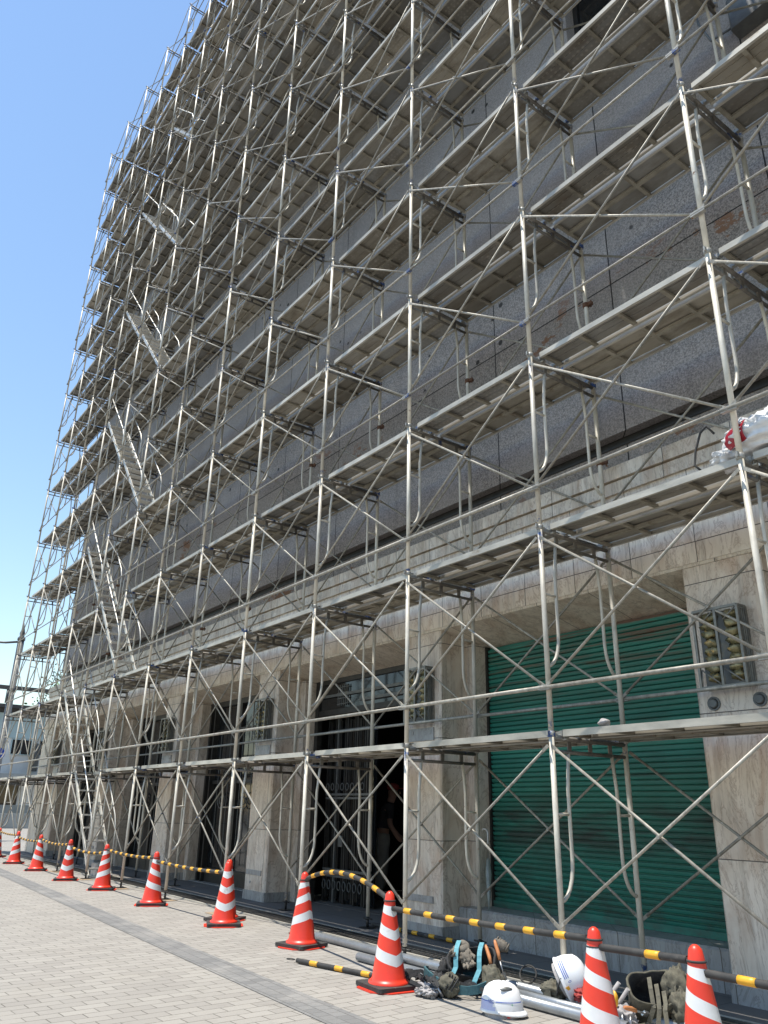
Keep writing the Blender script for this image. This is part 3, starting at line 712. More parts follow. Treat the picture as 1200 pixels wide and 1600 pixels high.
def plank(b, l, wide):
    global NP
    yb = .405 if wide else .075; wd = .46 if wide else .29
    z = LV(l)-.035+.012
    loc = (-(b+1)*BAY, yb, z)
    kind = 'wide inner' if wide else 'narrow outer'
    if b == -2: lb = '%s steel plank on the %s deck, just past the near end bay' % (kind, ORD[l])
    else: lb = '%s steel plank on the %s deck up, %s bay from the near end' % (kind, ORD[l], ORD[b+2])
    near = b <= 4 and l <= 6
    if near:
        t = link('scaffold_plank', None, None, loc); link('deck', me_pl[wide], t)
        for x, rz in ((.055, 0), (BAY-.055, math.pi)):
            for y in (.05, wd-.05): link('hook', me_hook, t, (x, y, 0), (0, 0, rz))
    else: t = link('scaffold_plank', me_pl[wide], None, loc)
    t.rotation_euler = (random.uniform(-.004, .004), random.uniform(-.002, .002), random.uniform(-.003, .003))
    tag(t, lb, 'scaffold plank', 'steel planks making the scaffold decks'); NP += 1
for b in range(-2, 11):
    for l in range(1, 14):
        if not top_ok(b, l, -480): continue
        plank(b, l, 1)
        if STAIRS.get(l) != b: plank(b, l, 0)

# cross braces (two thin tubes pinned at the middle) and guard rails
def xb_mb(part):
    m = MB()
    za, zb = 1.60, .36
    a, c = ((.02, -.006, za), (BAY-.02, -.006, zb)) if part == 0 else ((.02, -.030, zb), (BAY-.02, -.030, za))
    A, C = Vector(a), Vector(c); d = (C-A).normalized()
    m.path([A+d*.05, C-d*.05], .0112, 8)
    for p_, s_ in ((A, 1), (C, -1)): m.obox(p_+d*.03*s_, d, Vector((0, 1, 0)), d.cross(Vector((0, 1, 0))), .045, .004, .013)
    return m
me_x = [xb_mb(0).mesh('brace_tube', MT['thin']), xb_mb(1).mesh('brace_tube', MT['thin'])]
m = MB(); m.path([(BAY/2, -.040, .98), (BAY/2, .004, .98)], .012, 8); me_pv = m.mesh('pivot_bolt', MT['clamp'])
def xbrace(b, l, rear):
    t = link('cross_brace', None, None, (-(b+1)*BAY, DEP+.035 if rear else -.014, LV(l)))
    t.rotation_euler = (random.uniform(-.004, .004), random.uniform(-.006, .006), random.uniform(-.004, .004))
    link('brace_tube', me_x[0], t); link('brace_tube', me_x[1], t)
    if b < 6: link('pivot_bolt', me_pv, t)
    side = 'wall side' if rear else 'street side'
    if b == -2: lb = 'crossed brace tubes on the %s, %s tier, just past the near end bay' % (side, ORD[l+1])
    else: lb = 'crossed brace tubes on the %s, %s tier, %s bay from the near end' % (side, ORD[l+1], ORD[b+2])
    tag(t, lb, 'cross brace', 'crossed braces between the scaffold frames')
for RR in (.0115, .0165):
  m = MB(); m.path([(.0, 0, 0), (BAY, 0, 0)], RR, 9)
  for x in (.03, BAY-.03): m.obox((x, .008, .0), (1, 0, 0), (0, 1, 0), (0, 0, 1), .03, .018, .018, 1)
  if RR < .015: me_rail_thin = m.mesh('guard_rail', [MT['thin'], MT['clamp']])
me_rail = m.mesh('guard_rail', [MT['thin'], MT['clamp']])
def rail(b, l, rear):
    o = link('guard_rail', me_rail if l <= 2 else me_rail_thin, None, (-(b+1)*BAY, DEP+.024 if rear else -.052, LV(l)+.345))
    o.rotation_euler = (0, random.uniform(-.003, .003), 0)
    side = 'wall side' if rear else 'street side'
    if b == -2: lb = 'guard rail tube on the %s above the %s deck, just past the near bay' % (side, ORD[l])
    else: lb = 'guard rail tube on the %s above the %s deck, %s bay from near end' % (side, ORD[l], ORD[b+2])
    tag(o, lb, 'guard rail', 'guard rails along the scaffold decks')
for b in range(-2, 11):
    for l in range(14):
        if not top_ok(b, l, -420): continue
        xbrace(b, l, 0)
        if l <= 6 or b >= 8: xbrace(b, l, 1)
        if l >= 1:
            rail(b, l, 0)
            if l == 1 : rail(b, l, 1)
# aluminium stair flights
def stair_proto():
    t = link('scaffold_stair', None); rise = LIFT; run = BAY-.06
    d = Vector((-run, 0, rise)).normalized()
    for y in (0, .40):
        m = MB(); m.obox((-run/2, y, rise/2), d, (0, 1, 0), d.cross(Vector((0, 1, 0))), math.hypot(run, rise)/2, .010, .032); m.build('stringer', MT['alu'], t)
    for k in range(8):
        f = (k+.6)/8.2; m = MB(); x = -run*f; z = rise*f
        m.box(x-.09, x+.09, .012, .388, z-.022, z, 0)
        for j in range(5): m.box(x-.062+j*.028, x-.047+j*.028, .02, .38, z, z+.003)
        m.build('tread', MT['alu'], t)
    for y in (-.02, .42):
        m = MB(); m.path([(-.12, y, .15), (-.14, y, .75), (-.26, y, .96), (-run+.1, y, rise+.62), (-run+.02, y, rise+.52), (-run+.02, y, rise+.1)], .0125, 7); m.build('handrail', MT['alu'], t)
    return t
sp = stair_proto(); stt = tree_of(sp)
for l in range(0, 11):
    b = 6 if l % 2 == 0 else 7
    o = sp if l == 0 else copy_tree(sp, tree=stt)
    z = LV(l)+.02 if l else ZG+.03
    o.location = (-b*BAY-.02, .05, z)
    if l == 0: o.scale = (1, 1, (1.70-ZG)/LIFT)
    tag(o, 'pale aluminium stair flight climbing from %s to the %s deck' % ('the pavement' if l == 0 else 'the '+ORD[l]+' deck', ORD[l+1]), 'stair flight', 'aluminium stair flights inside the scaffold')
# timber sole boards and step box
for i, k in enumerate(range(3, 11)):
    m = MB(); L = random.uniform(.16, .26); m.box(-L, L, -.10, .10, -.004, .0, bev=.01)
    m.v = [(x, y, z+.004) for x, y, z in m.v]
    o = link('sole_board', m.mesh('sole_board', MT['wood']), None, (-k*BAY+.03, -.02, ZG+.0015), (0, 0, random.uniform(-.3, .3)))
    tag(o, 'small timber board under the foot of the %s upright from the near end' % ORD[k+2], 'board', 'timber boards under the scaffold feet')
m = MB(); m.box(-.17, .17, -.15, .15, 0, .22, bev=.02); m.box(-.15, .15, -.13, .13, .22, .226)
tag(m.build('step_box', MT['galv'], None, (-11.45, .42, ZG+.001)), 'grey metal step box at the foot of the aluminium stair', 'step box')

# ------------------------------------------------------------------ cones and striped bars
NA = 48
def cone_proto():
    t = link('traffic_cone', None)
    H = .672
    m = MB()
    m.prism([(-.185, -.17), (-.17, -.185), (.17, -.185), (.185, -.17), (.185, .17), (.17, .185), (-.17, .185), (-.185, .17)], 0.008, .036)
    for a in (0, 1, 2, 3):
        c, s_ = math.cos(a*math.pi/2), math.sin(a*math.pi/2)
        m.box(c*.15-.03, c*.15+.03, s_*.15-.03, s_*.15+.03, 0, .0082, 0)
    m.build('rubber_base', MT['black'], t)
    m = MB(); m.prism([(-.215, -.10), (-.10, -.215), (.10, -.215), (.215, -.10), (.215, .10), (.10, .215), (-.10, .215), (-.215, .10)], .0, .0078); m.build('foot_plate', MT['red'], t)
    def rad(z):
        u = (z-.06)/(H-.06); return .128*(1-u)+.0285*u
    def tri(a):
        u = (a/math.pi) % 2; return (u if u < 1 else 2-u)*2-1
    m = MB()
    rows = [(.037, .152, 0, 0), (.052, .150, 0, 0), (.058, .136, 0, 0), (.075, None, 0, 0), (.205, None, .050, 1), (.28, None, .050, 0), (.376, None, .045, 1), (.442, None, .045, 0), (.518, None, .026, 1), (.572, None, .008, 0), (.60, None, 0, 0), (.648, None, 0, 0)]
    for z, r, amp, _ in rows:
        for k in range(NA):
            a = 2*math.pi*k/NA; zz = z+amp*tri(a); rr = r or rad(zz); m.v.append((rr*math.cos(a), rr*math.sin(a), zz))
    for z, r in ((.662, .022), (.670, .011), (.672, .002)):
        for k in range(NA):
            a = 2*math.pi*k/NA; m.v.append((r*math.cos(a), r*math.sin(a), z))
    nr = len(rows)+3
    for i in range(nr-1):
        mi = rows[i][3] if i < len(rows) else 0
        for k in range(NA):
            k2 = (k+1) % NA; m.face([i*NA+k, i*NA+k2, (i+1)*NA+k2, (i+1)*NA+k], mi, True)
    m.build('cone_body', [MT['red'], MT['white']], t)
    return t
cp = cone_proto(); ct = tree_of(cp)
CONES = [(1.72, -.98, 'red and white cone by the pillar, nearest the near end of the row', 0.7),
         (1.06, -.93, 'red and white cone in front of the green shutter beside the grey tool bag', 0.75),
         (-1.05, -.76, 'red and white cone beside the teal tool harness and long pipes', -0.1),
         (-2.96, -.37, 'red and white cone in front of the dark doorway, where a bar arches up', -2.9),
         (-4.60, -.40, 'red and white cone where the striped barrier stops before the gap', -0.42),
         (-4.98, -.20, 'red and white cone tucked just behind another cone before the gap', 0.6),
         (-6.78, -.40, 'red and white cone sixth along the row from the near end', 1.15),
         (-9.02, -.34, 'red and white cone in front of the stair foot, seventh along the row', -2.0),
         (-10.88, -.37, 'red and white cone just past the stair foot, eighth along the row', -0.35),
         (-13.19, -.29, 'red and white cone ninth along the row, third from its far end', 1.2),
         (-15.32, -.23, 'red and white cone tenth along the row, second from its far end', -2.0),
         (-17.70, -.12, 'red and white cone at the far end of the striped barrier row', 0.9),
         (-38.0, 4.0, 'lone small cone in the distance beyond the end of the scaffold', 0.4)]
for i, (x, y, lb, rz) in enumerate(CONES):
    o = cp if i == 0 else copy_tree(cp, tree=ct)
    o.location = (x, y, ZG+.001); o.rotation_euler = (0, 0, rz)
    if i in (0, 1): o.scale = (1, 1, .97)
    tag(o, lb, 'traffic cone', 'traffic cones along the foot of the scaffold')
def bar(p0, p1, sag, label, z0=.575, ring=True):
    """black bar with yellow sleeves hung between two cones by rings"""
    A, C = Vector(p0), Vector(p1); L = (C-A).length; n = 40
    t = link('striped_bar', None, None, A)
    P = [(C-A)*(i/n) + Vector((0, 0, sag*4*(i/n)*(1-i/n))) for i in range(n+1)]
    d = (C-A).normalized()
    P2 = [d*.05]+[q for q in P if .05 < q.length < L-.05]+[(C-A)-d*.05]
    m = MB(); m.path(P2, .019, 10); m.build('bar', MT['black'], t)
    cnt = int((L-.3)/.235)
    for j in range(cnt):
        c = .26+(L-.52)*j/max(cnt-1, 1)
        q = []
        for s_ in (-.045, -.015, .015, .045):
            u = (c+s_)/L; q.append((C-A)*u+Vector((0, 0, sag*4*u*(1-u))))
        m = MB(); m.path(q, .0202, 10); m.build('yellow_sleeve', MT['yellow'], t)
    if ring:
        for e, s_ in ((Vector((0, 0, 0)), 1), (C-A, -1)):
            m = MB(); m.path([(e.x+.042*math.cos(a*math.pi/8), e.y+.042*math.sin(a*math.pi/8), e.z) for a in range(16)], .006, 6, closed=True)
            m.obox(e+d*.06*s_, d, Vector((-d.y, d.x, 0)), (0, 0, 1), .022, .014, .012)
            m.build('end_ring', MT['black'], t)
    else:
        m = MB(); m.path([tuple(-d*.03+d*.045*math.cos(a*math.pi/6)+Vector((-d.y, d.x, 0))*.025*math.sin(a*math.pi/6)) for a in range(12)], .004, 6, closed=True); m.build('end_ring', MT['black'], t)
    tag(t, label, 'barrier bar', 'black and yellow bars of the barrier')
ZB = ZG+.535
cz = lambda i, dz=0: (CONES[i][0], CONES[i][1], ZB+dz)
bar((3.9, -1.05, ZB), cz(0, .0), 0, 'black and yellow bar running out of view beyond the nearest cone')
bar(cz(0, .045), cz(1, .02), 0, 'short black and yellow bar joining the two cones nearest the near end')
bar(cz(1, .055), cz(2, .0), -.01, 'black and yellow bar in front of the green shutter')
bar(cz(2, .05), cz(3, .045), .125, 'black and yellow bar bowing upward before the dark doorway')
bar(cz(4), cz(6), -.02, 'black and yellow bar ending at the gap in the cone row')
bar(cz(6, .04), cz(7, .04), -.03, 'black and yellow bar between the sixth and seventh cones of the row')
bar(cz(7), cz(8), -.05, 'black and yellow bar sagging across the foot of the stair')
bar(cz(8, .04), cz(9, .04), -.045, 'black and yellow bar just past the stair foot on the far cones')
bar(cz(9), cz(10), -.03, 'black and yellow bar between the third and second cones from the far end')
bar(cz(10, .04), cz(11, .04), -.025, 'black and yellow bar reaching the last cone at the far end')
bar((-2.28, -.86, ZG+.024), (-.62, -.50, ZG+.024), 0, 'black and yellow bar lying on the pale paving behind a cone', ring=False)
bar((-3.75, 1.00, ZG+.032), (-2.13, 1.02, ZG+.032), 0, 'black and yellow bar lying in the shade before the doorway', ring=False)
bar((-1.62, .98, ZG+.032), (-2.10, 1.00, ZG+.032), 0, 'short piece of striped bar lying in the shade by the pillar foot', ring=False)

# ------------------------------------------------------------------ pipes on the ground
def gpipe(p0, p1, r, label):
    A, C = Vector(p0), Vector(p1); m = MB(); d = (C-A).normalized()
    u = Vector((0, 0, 1)); q = d.cross(u); n = 14; b0 = 0
    for rr, ends in ((r, (Vector((0, 0, 0)), C-A)), (r*.88, (Vector((0, 0, 0)), C-A))):
        for e in ends:
            for k in range(n):
                a = 2*math.pi*k/n; m.v.append(tuple(e+(u*math.cos(a)+q*math.sin(a))*rr))
    for k in range(n):
        k2 = (k+1) % n
        m.face([k, k2, n+k2, n+k], 0, True); m.face([2*n+k2, 2*n+k, 3*n+k, 3*n+k2], 0, True)
        m.face([k2, k, 2*n+k, 2*n+k2], 0); m.face([n+k, n+k2, 3*n+k2, 3*n+k], 0)
    o = m.build('steel_pipe', MT['galv'], None, A); tag(o, label, 'pipe', 'loose pipes lying on the paving'); return o
gpipe((-3.25, -.02, ZG+.036), (.95, -.02, ZG+.036), .035, 'long galvanised pipe on the ground nearest the scaffold feet')
gpipe((-2.06, -.33, ZG+.036), (.75, -.30, ZG+.036), .035, 'long galvanised pipe starting beside a cone and running under the tool bags')
gpipe((-.62, -.17, ZG+.030), (.6, -.14, ZG+.030), .029, 'thinner galvanised pipe between two long pipes by the helmets')

# ------------------------------------------------------------------ helmets
def text_mesh(s, size, mat, name='lettering'):
    c = bpy.data.curves.new('t', 'FONT'); c.body = s; c.size = size; c.extrude = .0006; c.align_x = 'CENTER'; c.align_y = 'CENTER'
    o = bpy.data.objects.new('t', c); COL.objects.link(o)
    me = dg_mesh(o, name); bpy.data.curves.remove(c); me.materials.clear(); me.materials.append(mat); return me
def helmet(loc, rot, label, style):
    t = link('hard_hat', None, None, loc, rot)
    def R_(a): return 1+.10*math.cos(2*a)      # longer front to back (x)
    prof = [(.148, .0), (.146, .03), (.142, .06), (.131, .092), (.112, .122), (.085, .145), (.052, .160), (.02, .166), (.002, .167)]
    n = 40; m = MB()
    def pt(a, r, z): return (r*R_(a)*math.cos(a), r*R_(a)*math.sin(a)*.93, z)
    for r, z in prof:
        for k in range(n):
            a = 2*math.pi*k/n
            ridge = .004*max(0, math.cos(a*1))*0 + (.006 if abs(math.sin(a)) < .18 and z > .1 else 0)
            m.v.append(pt(a, r+ridge, z+ridge*.6))
    for i in range(len(prof)-1):
        for k in range(n):
            k2 = (k+1) % n; a = 2*math.pi*(k+.5)/n; mi = 0
            if style == 0:
                if i == 1 and True: mi = 0
                if i in (0, 1) and -2.75 < (a if a < math.pi else a-2*math.pi) < -1.75+(-.12 if i else 0): mi = 2
            m.face([i*n+k, i*n+k2, (i+1)*n+k2, (i+1)*n+k], mi, True)
    m.build('shell', [MT['helmet'], MT['helmet_blue'], MT['helmet_lilac']], t)
    # brim
    m = MB()
    for (dr, z) in ((-.004, .012), (.003, .004), (.008, -.006), (.006, -.010), (-.006, .0)):
        for k in range(n):
            a = 2*math.pi*k/n; f = max(0, math.cos(a))**2*.022
            m.v.append(pt(a, .148+dr+(f if dr > 0 else 0), z-(.010*max(0, math.cos(a)) if dr > 0 else 0)))
    for i in range(4):
        for k in range(n):
            k2 = (k+1) % n; m.face([i*n+k, i*n+k2, (i+1)*n+k2, (i+1)*n+k], 0, True)
    m.build('brim', MT['helmet'], t)
    m = MB()                                         # inner band and chin strap
    m.lathe([(.135, -.035), (.135, .02)], 30, 0, sy=.9, cap=False); m.lathe([(.131, .02), (.131, -.035)], 30, 0, sy=.9, cap=False)
    m.build('head_band', MT['grey_cloth'], t)
    m = MB(); m.path([(-.02, .125, .0), (.03, .12, -.05), (.07, .06, -.055 if style == 0 else -.09), (.075, 0, -.06 if style == 0 else -.11), (.07, -.06, -.055 if style == 0 else -.09), (.03, -.12, -.05), (-.02, -.125, 0)], .006, 6)
    if style == 0: m.v = [(x*1.25+.03, y, max(z, -.036)) for x, y, z in m.v]
    m.build('chin_strap', MT['grey_cloth'] if style == 0 else MT['bag_dark'], t)
    m = MB()                                          # vents
    for a in ((-.95, 2.2) if style == 0 else (1.3, 2.2)):
        m.blob(pt(a, .100, .132), .050, .016, .011, 0, 1, .1, 12, 6, Matrix.Rotation(a+math.pi/2, 3, 'Z') @ Matrix.Rotation(.75, 3, 'X'))
    m.build('vent', MT['grey_metal'], t)
    def stripe(z0, z1, a0, a1, mat):
        m = MB(); k = 30
        for i in range(k+1):
            a = a0+(a1-a0)*i/k
            for z in (z0, z1):
                r = .148 if z < .0 else .148-(z/.06)*.006 if z < .06 else .142-(z-.06)/.032*.011
                m.v.append(pt(a, r+.0022, z))
        for i in range(k): m.face([2*i, 2*i+2, 2*i+3, 2*i+1], 0)
        m.build('stripe', mat, t)
    if style == 0:
        stripe(.058, .063, 2.0, 6.1, MT['helmet_blue'])
        for (txt, a, z, sz, mt_) in (('VEO', -1.95, .060, .030, MT['helmet_blue']), ('+', -.80, .048, .030, MT['print_green'])):
            me = text_mesh(txt, sz, mt_); x, y, zz = pt(a, .1475, z)
            o = link('lettering', me, t, (x*1.012, y*1.012, zz), (math.pi/2-.08, 0, a+math.pi/2))
            m = MB() 
        stripe(.058, .0635, -2.15, -1.72, MT['helmet'])
        m = MB(); m.box(-.012, .012, -.0012, 0, -.008, .014)
        x, y, zz = pt(-1.0, .150, -.018); link('badge', m.mesh('badge', MT['print_red']), t, (x, y, zz), (0, 0, -1.0+math.pi/2))
    else:
        for j in range(3): stripe(.020+j*.013, .026+j*.013, -2.6, -1.55, MT['helmet_blue'])
        for j in range(3): stripe(.016+j*.014, .024+j*.014, -.62, -.02, MT['print_black'])
        me = text_mesh('0', .032, MT['helmet_blue']); x, y, zz = pt(-1.35, .1455, .045); link('lettering', me, t, (x*1.01, y*1.01, zz), (math.pi/2-.1, 0, -1.35+math.pi/2))
        m = MB(); m.box(-.014, .014, -.0012, 0, -.014, .014); x, y, zz = pt(-1.1, .149, .012); link('badge', m.mesh('badge', MT['yellow']), t, (x*1.01, y*1.01, zz), (-.05, 0, -1.1+math.pi/2))
    t.scale = (.86, .86, .98)
    tag(t, label, 'hard hat', 'hard hats left on the paving'); return t
helmet((.00, -.62, ZG+.034), (0, 0, .55), 'white hard hat with a thin blue line standing upright on the paving', 0)
helmet((.05, -.06, ZG+.165), (R(-8), R(62), R(25)), 'white hard hat with black and blue stripes lying on its side on the pipes', 1)

# ------------------------------------------------------------------ tool bags
def bag_shell(m, w, d, h, tilt, c, rz, mi_out=0, mi_in=1, n=48, lean=.0, open_=1.0, th=.018):
    """open-topped soft bag with a thick rim, hollow inside"""
    rot = Matrix.Rotation(rz, 3, 'Z') @ Matrix.Rotation(tilt, 3, 'X')
    b = len(m.v); rows = []
    prof = [(.78, 0), (.95, .10), (1.0, .35), (.98, .7), (open_, 1.0), (open_-.04, 1.03), (open_-.10, 1.0), (.86, .7), (.86, .35), (.8, .08), (.0, .07)]
    for i0, (r, z) in enumerate(prof):
        for k in range(n):
            a = 2*math.pi*k/n; ca, sa = math.cos(a), math.sin(a)
            sq = (abs(ca)**4+abs(sa)**4)**-.25
            wob = 1+.035*math.sin(3*a+z*5)+.02*math.sin(7*a-z*9)+(.10*mnoise.noise(Vector((ca*2.4, sa*2.4, z*3+w*9))) if i0 < 7 else 0)
            v = Vector((w/2*r*ca*sq*.92*wob, d/2*r*sa*sq*.92*wob, h*z+.02*math.sin(2*a+1)*z))
            m.v.append(tuple(Vector(c)+rot @ v))
    for i in range(len(prof)-1):
        for k in range(n):
            k2 = (k+1) % n; m.face([b+i*n+k, b+i*n+k2, b+(i+1)*n+k2, b+(i+1)*n+k], mi_out if i < 6 else mi_in, True)
    m.face([b+k for k in range(n)][::-1], mi_out)
    return rot
# harness bag with teal straps
BX, BY = -.66, -.28
t = thing('tool_bag', 'dark open tool bag with teal straps beside a cone on the paving', 'tool bag', (BX, BY, ZG+.002), 0, 'tool bags and belts left on the paving')
m = MB(); rot = bag_shell(m, .40, .25, .28, R(50), (-.02, .12, .03), R(28)); m.build('pouch', [MT['bag_dark'], MT['bag_lining']], t)
for s_, ln in ((-.11, .24), (.07, .20)):
    m = MB(); P = [rot @ Vector((s_+.02*u, .11-.20*u, .335-.01*abs(u-.4)+.03*math.sin(3.1*u))) + Vector((-.02, .12, .03)) for u in (0, .2, .4, .6, .8, 1)]
    P += [P[-1]+Vector((.0, -.05, -.07)), P[-1]+Vector((.01, -.06, -.13))]
    m.strip(P, rot @ Vector((1, 0, 0)), .034, .006); m.build('shoulder_strap', MT['teal'], t)
m = MB(); P = []
for k in range(19):
    a = -2.9+k*.32; P.append((-.02+.30*math.cos(a), -.12+.20*math.sin(a), .085+.03*math.sin(a*2)))
m.strip(P, (0, 0, 1), .055, .014); m.build('belt', MT['teal_dark'], t)
for i, (x, y, z, rx, ry, rz, mt_) in enumerate(((-.05, -.30, .06, .07, .05, .065, 'bag_dark'), (.09, -.30, .075, .085, .06, .07, 'bag_olive'), (.27, -.05, .10, .09, .07, .10, 'bag_olive'), (.02, -.36, .045, .05, .045, .045, 'bag_dark'), (-.24, -.05, .09, .05, .07, .09, 'bag_dark'))):
    m = MB(); m.blob((x, y, z), rx, ry, rz, 0, i+5, .12, 36, 24, None, .14, 2.2); m.build('side_pouch', MT[mt_], t)
m = MB()
for k in range(7):
    a = .5*k; m.path([(.0+.03*k, -.26-.01*k, .12), (.02+.03*k, -.31, .13+.02*math.sin(a)), (.03*k, -.36, .06)], .006, 6)
rw = random.Random(21)
for k in range(9):
    a = rw.uniform(0, 6.28); x, y = rw.uniform(-.25, .30), rw.uniform(-.38, -.12); P = []
    for j in range(7):
        P.append((x+.05*j*math.cos(a+.5*math.sin(j*1.3+k)), y+.03*j*math.sin(a+.4*j), .03+.07*abs(math.sin(j*.9+k))))
    m.strip(P, (0, .3, 1), .024, .004)
m.build('webbing_loop', MT['bag_dark'], t)
m = MB(); m.path([(.0-.12, -.38, .05), (-.10, -.39, .09), (-.06, -.385, .07), (-.07, -.39, .03), (-.11, -.385, .02)], .008, 6, closed=True); m.path([(.05, -.37, .06), (.09, -.40, .06), (.11, -.38, .02), (.06, -.36, .015)], .008, 6, closed=True); m.build('snap_hook', MT['steel'], t)
# gloves, tools, coil, cloth
def glove(loc, rot, label, sd=1):
    m = MB(); m.blob((0, 0, 0), .046, .022, .060, 0, sd, .12, 30, 20, None, .18, 2)
    for i in range(4):
        x = -.030+i*.020; L = (.040, .055, .050, .036)[i]; cu = (.030, .014, .034, .020)[i]
        m.path([(x, .0, .035), (x*1.1+.004*i, .010, .05+L*.4), (x*.9, .010+cu, .055+L*.55), (x*.8+.006, .006+cu*1.6, .05+L*.40)], [.013, .0125, .010, .006], 8)
    m.path([(.036, 0, -.01), (.056, .012, .012), (.050, .028, .034)], [.014, .012, .007], 8)
    m.lathe([(.030, -.085), (.042, -.075), (.036, -.035)], 16, 0, sy=.5, cap=True)
    o = link('work_glove', m.mesh('work_glove', MT['glove']), None, loc, rot); tag(o, label, 'glove', 'cloth work gloves on the tool bag')
glove((BX-.01, BY-.11, ZG+.27), (R(128), R(22), R(20)), 'limp brown work glove hanging between the teal straps', 4)
glove((BX+.07, BY-.11, ZG+.235), (R(150), R(-16), R(50)), 'brown work glove tucked lower beside the other glove')
m = MB(); m.blob((0, 0, 0), .062, .045, .040, 0, 4, .12, 14, 8)
for k in range(6): m.path([(-.045+k*.018, -.042, 0), (-.045+k*.018, 0, .042), (-.045+k*.018, .042, 0)], .005, 5)
o = link('rolled_glove', m.mesh('rolled_glove', MT['glove']), None, (BX+.16, BY+.16, ZG+.305), (.2, .5, .6)); tag(o, 'grey ribbed rolled glove on the far rim of the harness bag', 'glove')
def tool(loc, rot, label):
    t = link('hand_tool', None, None, loc, rot)
    m = MB(); m.path([(0, 0, 0), (0, .004, .05), (0, 0, .11), (0, 0, .135)], [.011, .014, .013, .007], 10); m.build('handle', MT['orange'], t)
    m = MB(); m.path([(0, 0, 0), (0, 0, -.10)], .006, 8); m.obox((0, 0, -.11), (1, 0, 0), (0, 1, 0), (0, 0, 1), .016, .008, .025); m.build('shank', MT['steel'], t)
    tag(t, label, 'hand tool', 'orange handled tools in the tool bag')
tool((BX+.24, BY-.03, ZG+.21), (R(-15), R(-32), R(10)), 'orange handled tool leaning out of the pouch, the lower one')
tool((BX+.27, BY+.03, ZG+.235), (R(-10), R(-26), R(10)), 'orange handled tool leaning out of the pouch, the upper one')
m = MB(); m.path([(.065*math.cos(a*math.pi/9), .03*math.sin(a*math.pi/9), .065+.055*math.sin(a*math.pi/9)) for a in range(18)], .007, 7, closed=True)
o = link('black_ring', m.mesh('black_ring', MT['black']), None, (BX+.17, BY+.42, ZG+.03), (0, 0, .4)); tag(o, 'black rubber ring standing behind the harness bag in the shade', 'ring')
m = MB(); m.blob((0, 0, 0), .11, .07, .045, 0, 9, .25, 48, 30, None, .28, 2.0); m.blob((.06, -.02, -.012), .07, .05, .03, 0, 3, .25, 36, 20, None, .3, 1.8)
o = link('crumpled_cloth', m.mesh('crumpled_cloth', MT['grey_cloth']), None, (BX-.03, BY-.41, ZG+.038)); o.scale = (.8, .8, .8); tag(o, 'crumpled pale grey cloth in front of the harness bag', 'cloth')
m = MB(); m.blob((0, 0, .05), .10, .06, .055, 0, 5, .12, 36, 22, None, .14, 2); m.box(-.03, .03, -.066, -.058, .01, .075)
tag(m.build('belt_pouch', MT['bag_olive'], None, (BX+.62, BY+.20, ZG+.035)), 'small olive belt pouch lying on the pipes behind the upright helmet', 'pouch')
# second bag
CX, CY = .66, -.02
t = thing('tool_bag', 'grey open bucket bag with olive side pockets behind a cone', 'tool bag', (CX, CY, ZG+.002), 0, 'tool bags and belts left on the paving')
m = MB(); rot = bag_shell(m, .31, .25, .28, R(44), (-.02, .11, .03), R(40), open_=1.02); m.build('pouch', [MT['bag_olive'], MT['bag_dark']], t)
m = MB(); m.blob((.19, .10, .20), .09, .07, .13, 0, 2, .12, 36, 24, None, .15, 2.2); m.blob((.25, .04, .11), .07, .07, .11, 0, 8, .12, 36, 24, None, .15, 2.2); m.build('side_pocket', MT['bag_olive'], t)
m = MB()
for k in range(3): m.strip([(.06+.05*k, .0, .27-.03*k), (.11+.05*k, -.06, .22-.03*k), (.15+.04*k, -.10, .13), (.12+.07*k, -.13, .04), (.05+.1*k, -.18, .02)], (.6, .5, .3), .026, .005)
m.build('strap', MT['bag_olive'], t)
m = MB(); m.path([(-.05, -.16, .24), (-.12, -.20, .14), (-.14, -.20, .03), (-.08, -.22, .02), (-.05, -.19, .12), (.03, -.18, .22)], .013, 7); m.blob((.0, -.20, .06), .08, .05, .06, 0, 6, .2, 36, 22, None, .25, 2); m.build('harness_webbing', MT['grey_cloth'], t)
m = MB(); m.blob((-.03, -.24, .16), .022, .02, .045, 0, 3, .1); m.build('yellow_tag', MT['yellow'], t)
m = MB()
for k in range(4): m.path([(-.10+.06*k, -.24, .10), (-.08+.06*k, -.27, .05), (-.11+.06*k, -.26, .02)], .009, 6)
m.build('snap_hook', MT['steel'], t)
tool((CX+.13, CY-.25, ZG+.13), (R(70), R(-40), R(20)), 'orange handled tool lying before the grey bucket bag')
# odds and ends by the second helmet
m = MB(); m.blob((0, 0, 0), .07, .05, .035, 0, 4, .2, 36, 22, None, .28, 2); tag(m.build('red_cloth', MT['cap_red'], None, (.20, -.06, ZG+.095)), 'scrap of red cloth on the pipes below the tipped helmet', 'cloth')
m = MB(); m.blob((0, 0, 0), .06, .05, .07, 0, 7, .2, 36, 22, None, .25, 2); tag(m.build('plastic_bag', MT['poly_blue'], None, (.34, -.10, ZG+.11)), 'small crumpled pale blue plastic bag beside a cone on the pipes', 'plastic bag')

